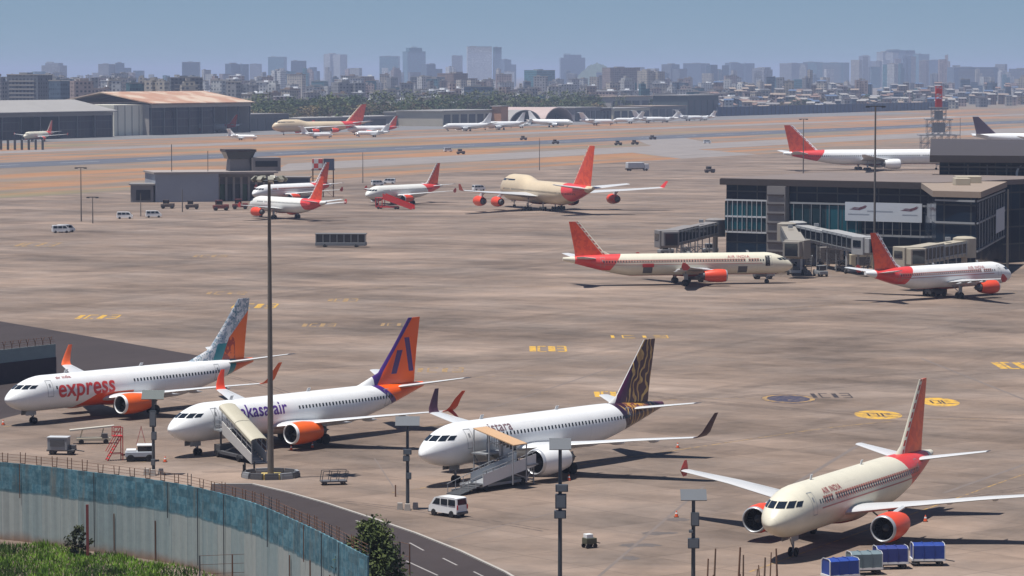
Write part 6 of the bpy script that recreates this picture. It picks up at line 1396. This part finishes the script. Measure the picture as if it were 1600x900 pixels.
t = thing('docking_trestle', 'red tubular maintenance steps between the belt loader and white tug', 'trestle', at(180, 719), R(20)); m = MB()
for y in (-.45, .45): m.bar((-.9, y, 0), (.6, y, 2.5), .09, .09); m.bar((.7, y, 0), (.7, y, 2.5), .09, .09); m.bar((-.5, y, .7), (.7, y, .7), .07, .07); m.bar((.7, y, 2.5), (.7, y, 3.4), .07, .07); m.bar((-.2, y, 2.4), (-.2, y, 3.4), .07, .07); m.bar((-.2, y, 3.4), (.7, y, 3.4), .07, .07); m.bar((-.2, y, 2.9), (.7, y, 2.9), .06, .06); m.bar((-.9, y, .9), (.5, y, 3.3), .06, .06)
m.obj('tube_frame', RED, t); m = MB(); m.box((.25, 0, 2.5), (1.0, .95, .08)); m.obj('platform', RED, t); m = MB(); [m.bar((-.78 + i * .19, -.45, .2 + i * .31), (-.78 + i * .19, .45, .2 + i * .31), .2, .04) for i in range(8)]; m.obj('tread', RED, t); m = MB(); m.bar((.7, 0, .5), (2.6, .3, .6), .16, .16); m.obj('stabiliser', RUST, t)
t = thing('aircraft_tug', 'low white and grey aircraft tug behind the left panel pole', 'tug', at(219, 720), R(6)); m = MB(); m.box((0, 0, .75), (3.0, 1.7, .55)); m.obj('body', paint('pale_blue_grey_paint', (.40, .43, .47), .45, .1), t, bevel=.08); m = MB(); m.box((.6, 0, 1.35), (1.7, 1.5, .5)); m.obj('cab_window', GLASS, t); m = MB(); m.box((.6, 0, 1.64), (1.85, 1.6, .12)); m.obj('cab_roof', WHITE, t, bevel=.04); m = MB(); m.box((-.9, 0, 1.1), (1.0, 1.5, .2)); m.obj('engine_cover', WHITE, t, bevel=.04); m = MB(); m.box((0, 0, .35), (2.8, 1.5, .3)); m.obj('chassis', BLACK, t)
for x in (-.95, .95):
    for s_ in (-1, 1): wheel(t, (x, s_ * .78, .38), (0, 1, 0), .38, .24)
m = MB(); m.bar((0, 0, 0), (.55, 0, 2.0), .07, .07); m.bar((.5, 0, 2.0), (1.0, 0, .0), .07, .07); o = m.obj('tow_bar_stand', paint('pink_red_bar', (.55, .20, .18), .6, .1)); o.location = at(213, 695); tag(o, 'upright pinkish red tow bar stand behind the white tug', 'stand')
t = thing('dolly_rack', 'empty dark tubular baggage dolly beside the mast barrier ring', 'baggage dolly', at(521, 757), R(12)); m = MB(); m.box((0, 0, .35), (2.5, 1.3, .12)); m.obj('deck', DGREY, t); m = MB()
for x in (-1.2, -.4, .4, 1.2):
    for y in (-.6, .6): m.bar((x, y, .4), (x + .15, y, 1.35), .06, .06)
for y in (-.6, .6): m.bar((-1.05, y, 1.35), (1.35, y, 1.35), .06, .06)
m.obj('rail_frame', DGREY, t)
for x in (-.9, .9):
    for s_ in (-1, 1): wheel(t, (x, s_ * .55, .2), (0, 1, 0), .2, .12)
t = thing('service_trolley', 'small dark trolley with a white topped box alone right of the stacked box pole', 'trolley', at(921, 856), R(30)); m = MB(); m.box((0, 0, .6), (1.0, .8, .5)); m.obj('body', paint('olive_drab_paint', (.08, .08, .05), .6, .2), t, bevel=.04); m = MB(); m.box((-.12, 0, 1.02), (.62, .6, .34)); m.obj('white_box', WHITE, t, bevel=.03); m = MB(); m.bar((.5, 0, .5), (1.1, .1, .3), .07, .07); m.obj('tow_handle', DGREY, t)
for x in (-.35, .35):
    for s_ in (-1, 1): wheel(t, (x, s_ * .36, .2), (0, 1, 0), .2, .12)
m = MB(); m.tube((0, 0, 0), (0, 0, 1.1), .07, .06); o = m.obj('bollard', RUST); o.location = at(618, 776); tag(o, 'short rusty bollard left of the pale footed panel pole', 'bollard')
for i, (u, v, lab) in enumerate(((1000, 700, ''),)): pass
# vehicles round the terminal stands
for u, v, rz_, lab, mt in ((1192, 436, .2, 'dark catering tug below the long cream airliner nose', DGREY), (1085, 441, .1, 'dark belt tug under the long cream airliner wing', DGREY), (1462, 463, .5, 'dark belt tug under the white red tailed airliner', DGREY)): tractor(lab, at(u, v), rz_, mt, k=1.2)
for i, (u, v, w_, h_, lab, mt) in enumerate(((1297, 412, 5, 3.2, 'grey equipment container below the white framed bridge', CLAD), (1262, 416, 3.5, 4.2, 'dark blue container right of the long cream airliner nose', paint('dark_blue_wall', (.07, .09, .14))), (1345, 418, 5, 2.4, 'low beige equipment box left of the red fin by the terminal', BEIGE))):
    t = thing('equipment_container', lab, 'container', at(u, v), .2); m = MB(); m.box((0, 0, h_ / 2 + .3), (w_, 2.6, h_)); m.obj('shell', mt, t, bevel=.05); m = MB(); [m.box((x * w_ * .36, 0, .15), (.4, 2.2, .3)) for x in (-1, 1)]; m.obj('skid', BLACK, t); m = MB(); m.box((0, -1.32, h_ * .5 + .2), (w_ * .6, .04, h_ * .7)); m.obj('door', DGREY, t)
GC = t
for u, v, rz_, lab in ((1180, 412, .3, 'grey container right of the left boarding bridge'), (1222, 428, .1, 'container under the bridge ahead of the long cream airliner'), (1420, 416, .4, 'container beneath the beige boarding bridge')): dup(GC, at(u, v), rz_, lab, 'equipment containers on the terminal stands', scale=.8)
GT = tractor('grey tug left of the left boarding bridge cab', at(1040, 398), .4, MGREY, k=1.1, group='ground support tugs on the terminal stands')
for u, v, rz_, lab in ((1072, 402, 1.2, 'grey tug under the left boarding bridge'), (1110, 396, .2, 'grey tug right of the left bridge legs'), (1150, 404, 2.2, 'grey tug at the terminal corner'), (1240, 425, .6, 'grey tug ahead of the long cream airliner'), (1282, 432, 1.9, 'grey tug in front of the white framed bridge'), (1318, 424, .1, 'grey tug left of the terminal red fin'), (1440, 422, 1.0, 'grey tug behind the white red tailed airliner')): dup(GT, at(u, v), rz_, lab)
t = thing('approach_light_rack', 'row of dark upright posts in the grass at the far left edge', 'light rack', at(30, 234))
for i in range(8): m = MB(); m.box((-13 + i * 3.6, 0, 2.6), (1.1, 1.1, 5.2)); m.obj('post', GALV_DARK, t)
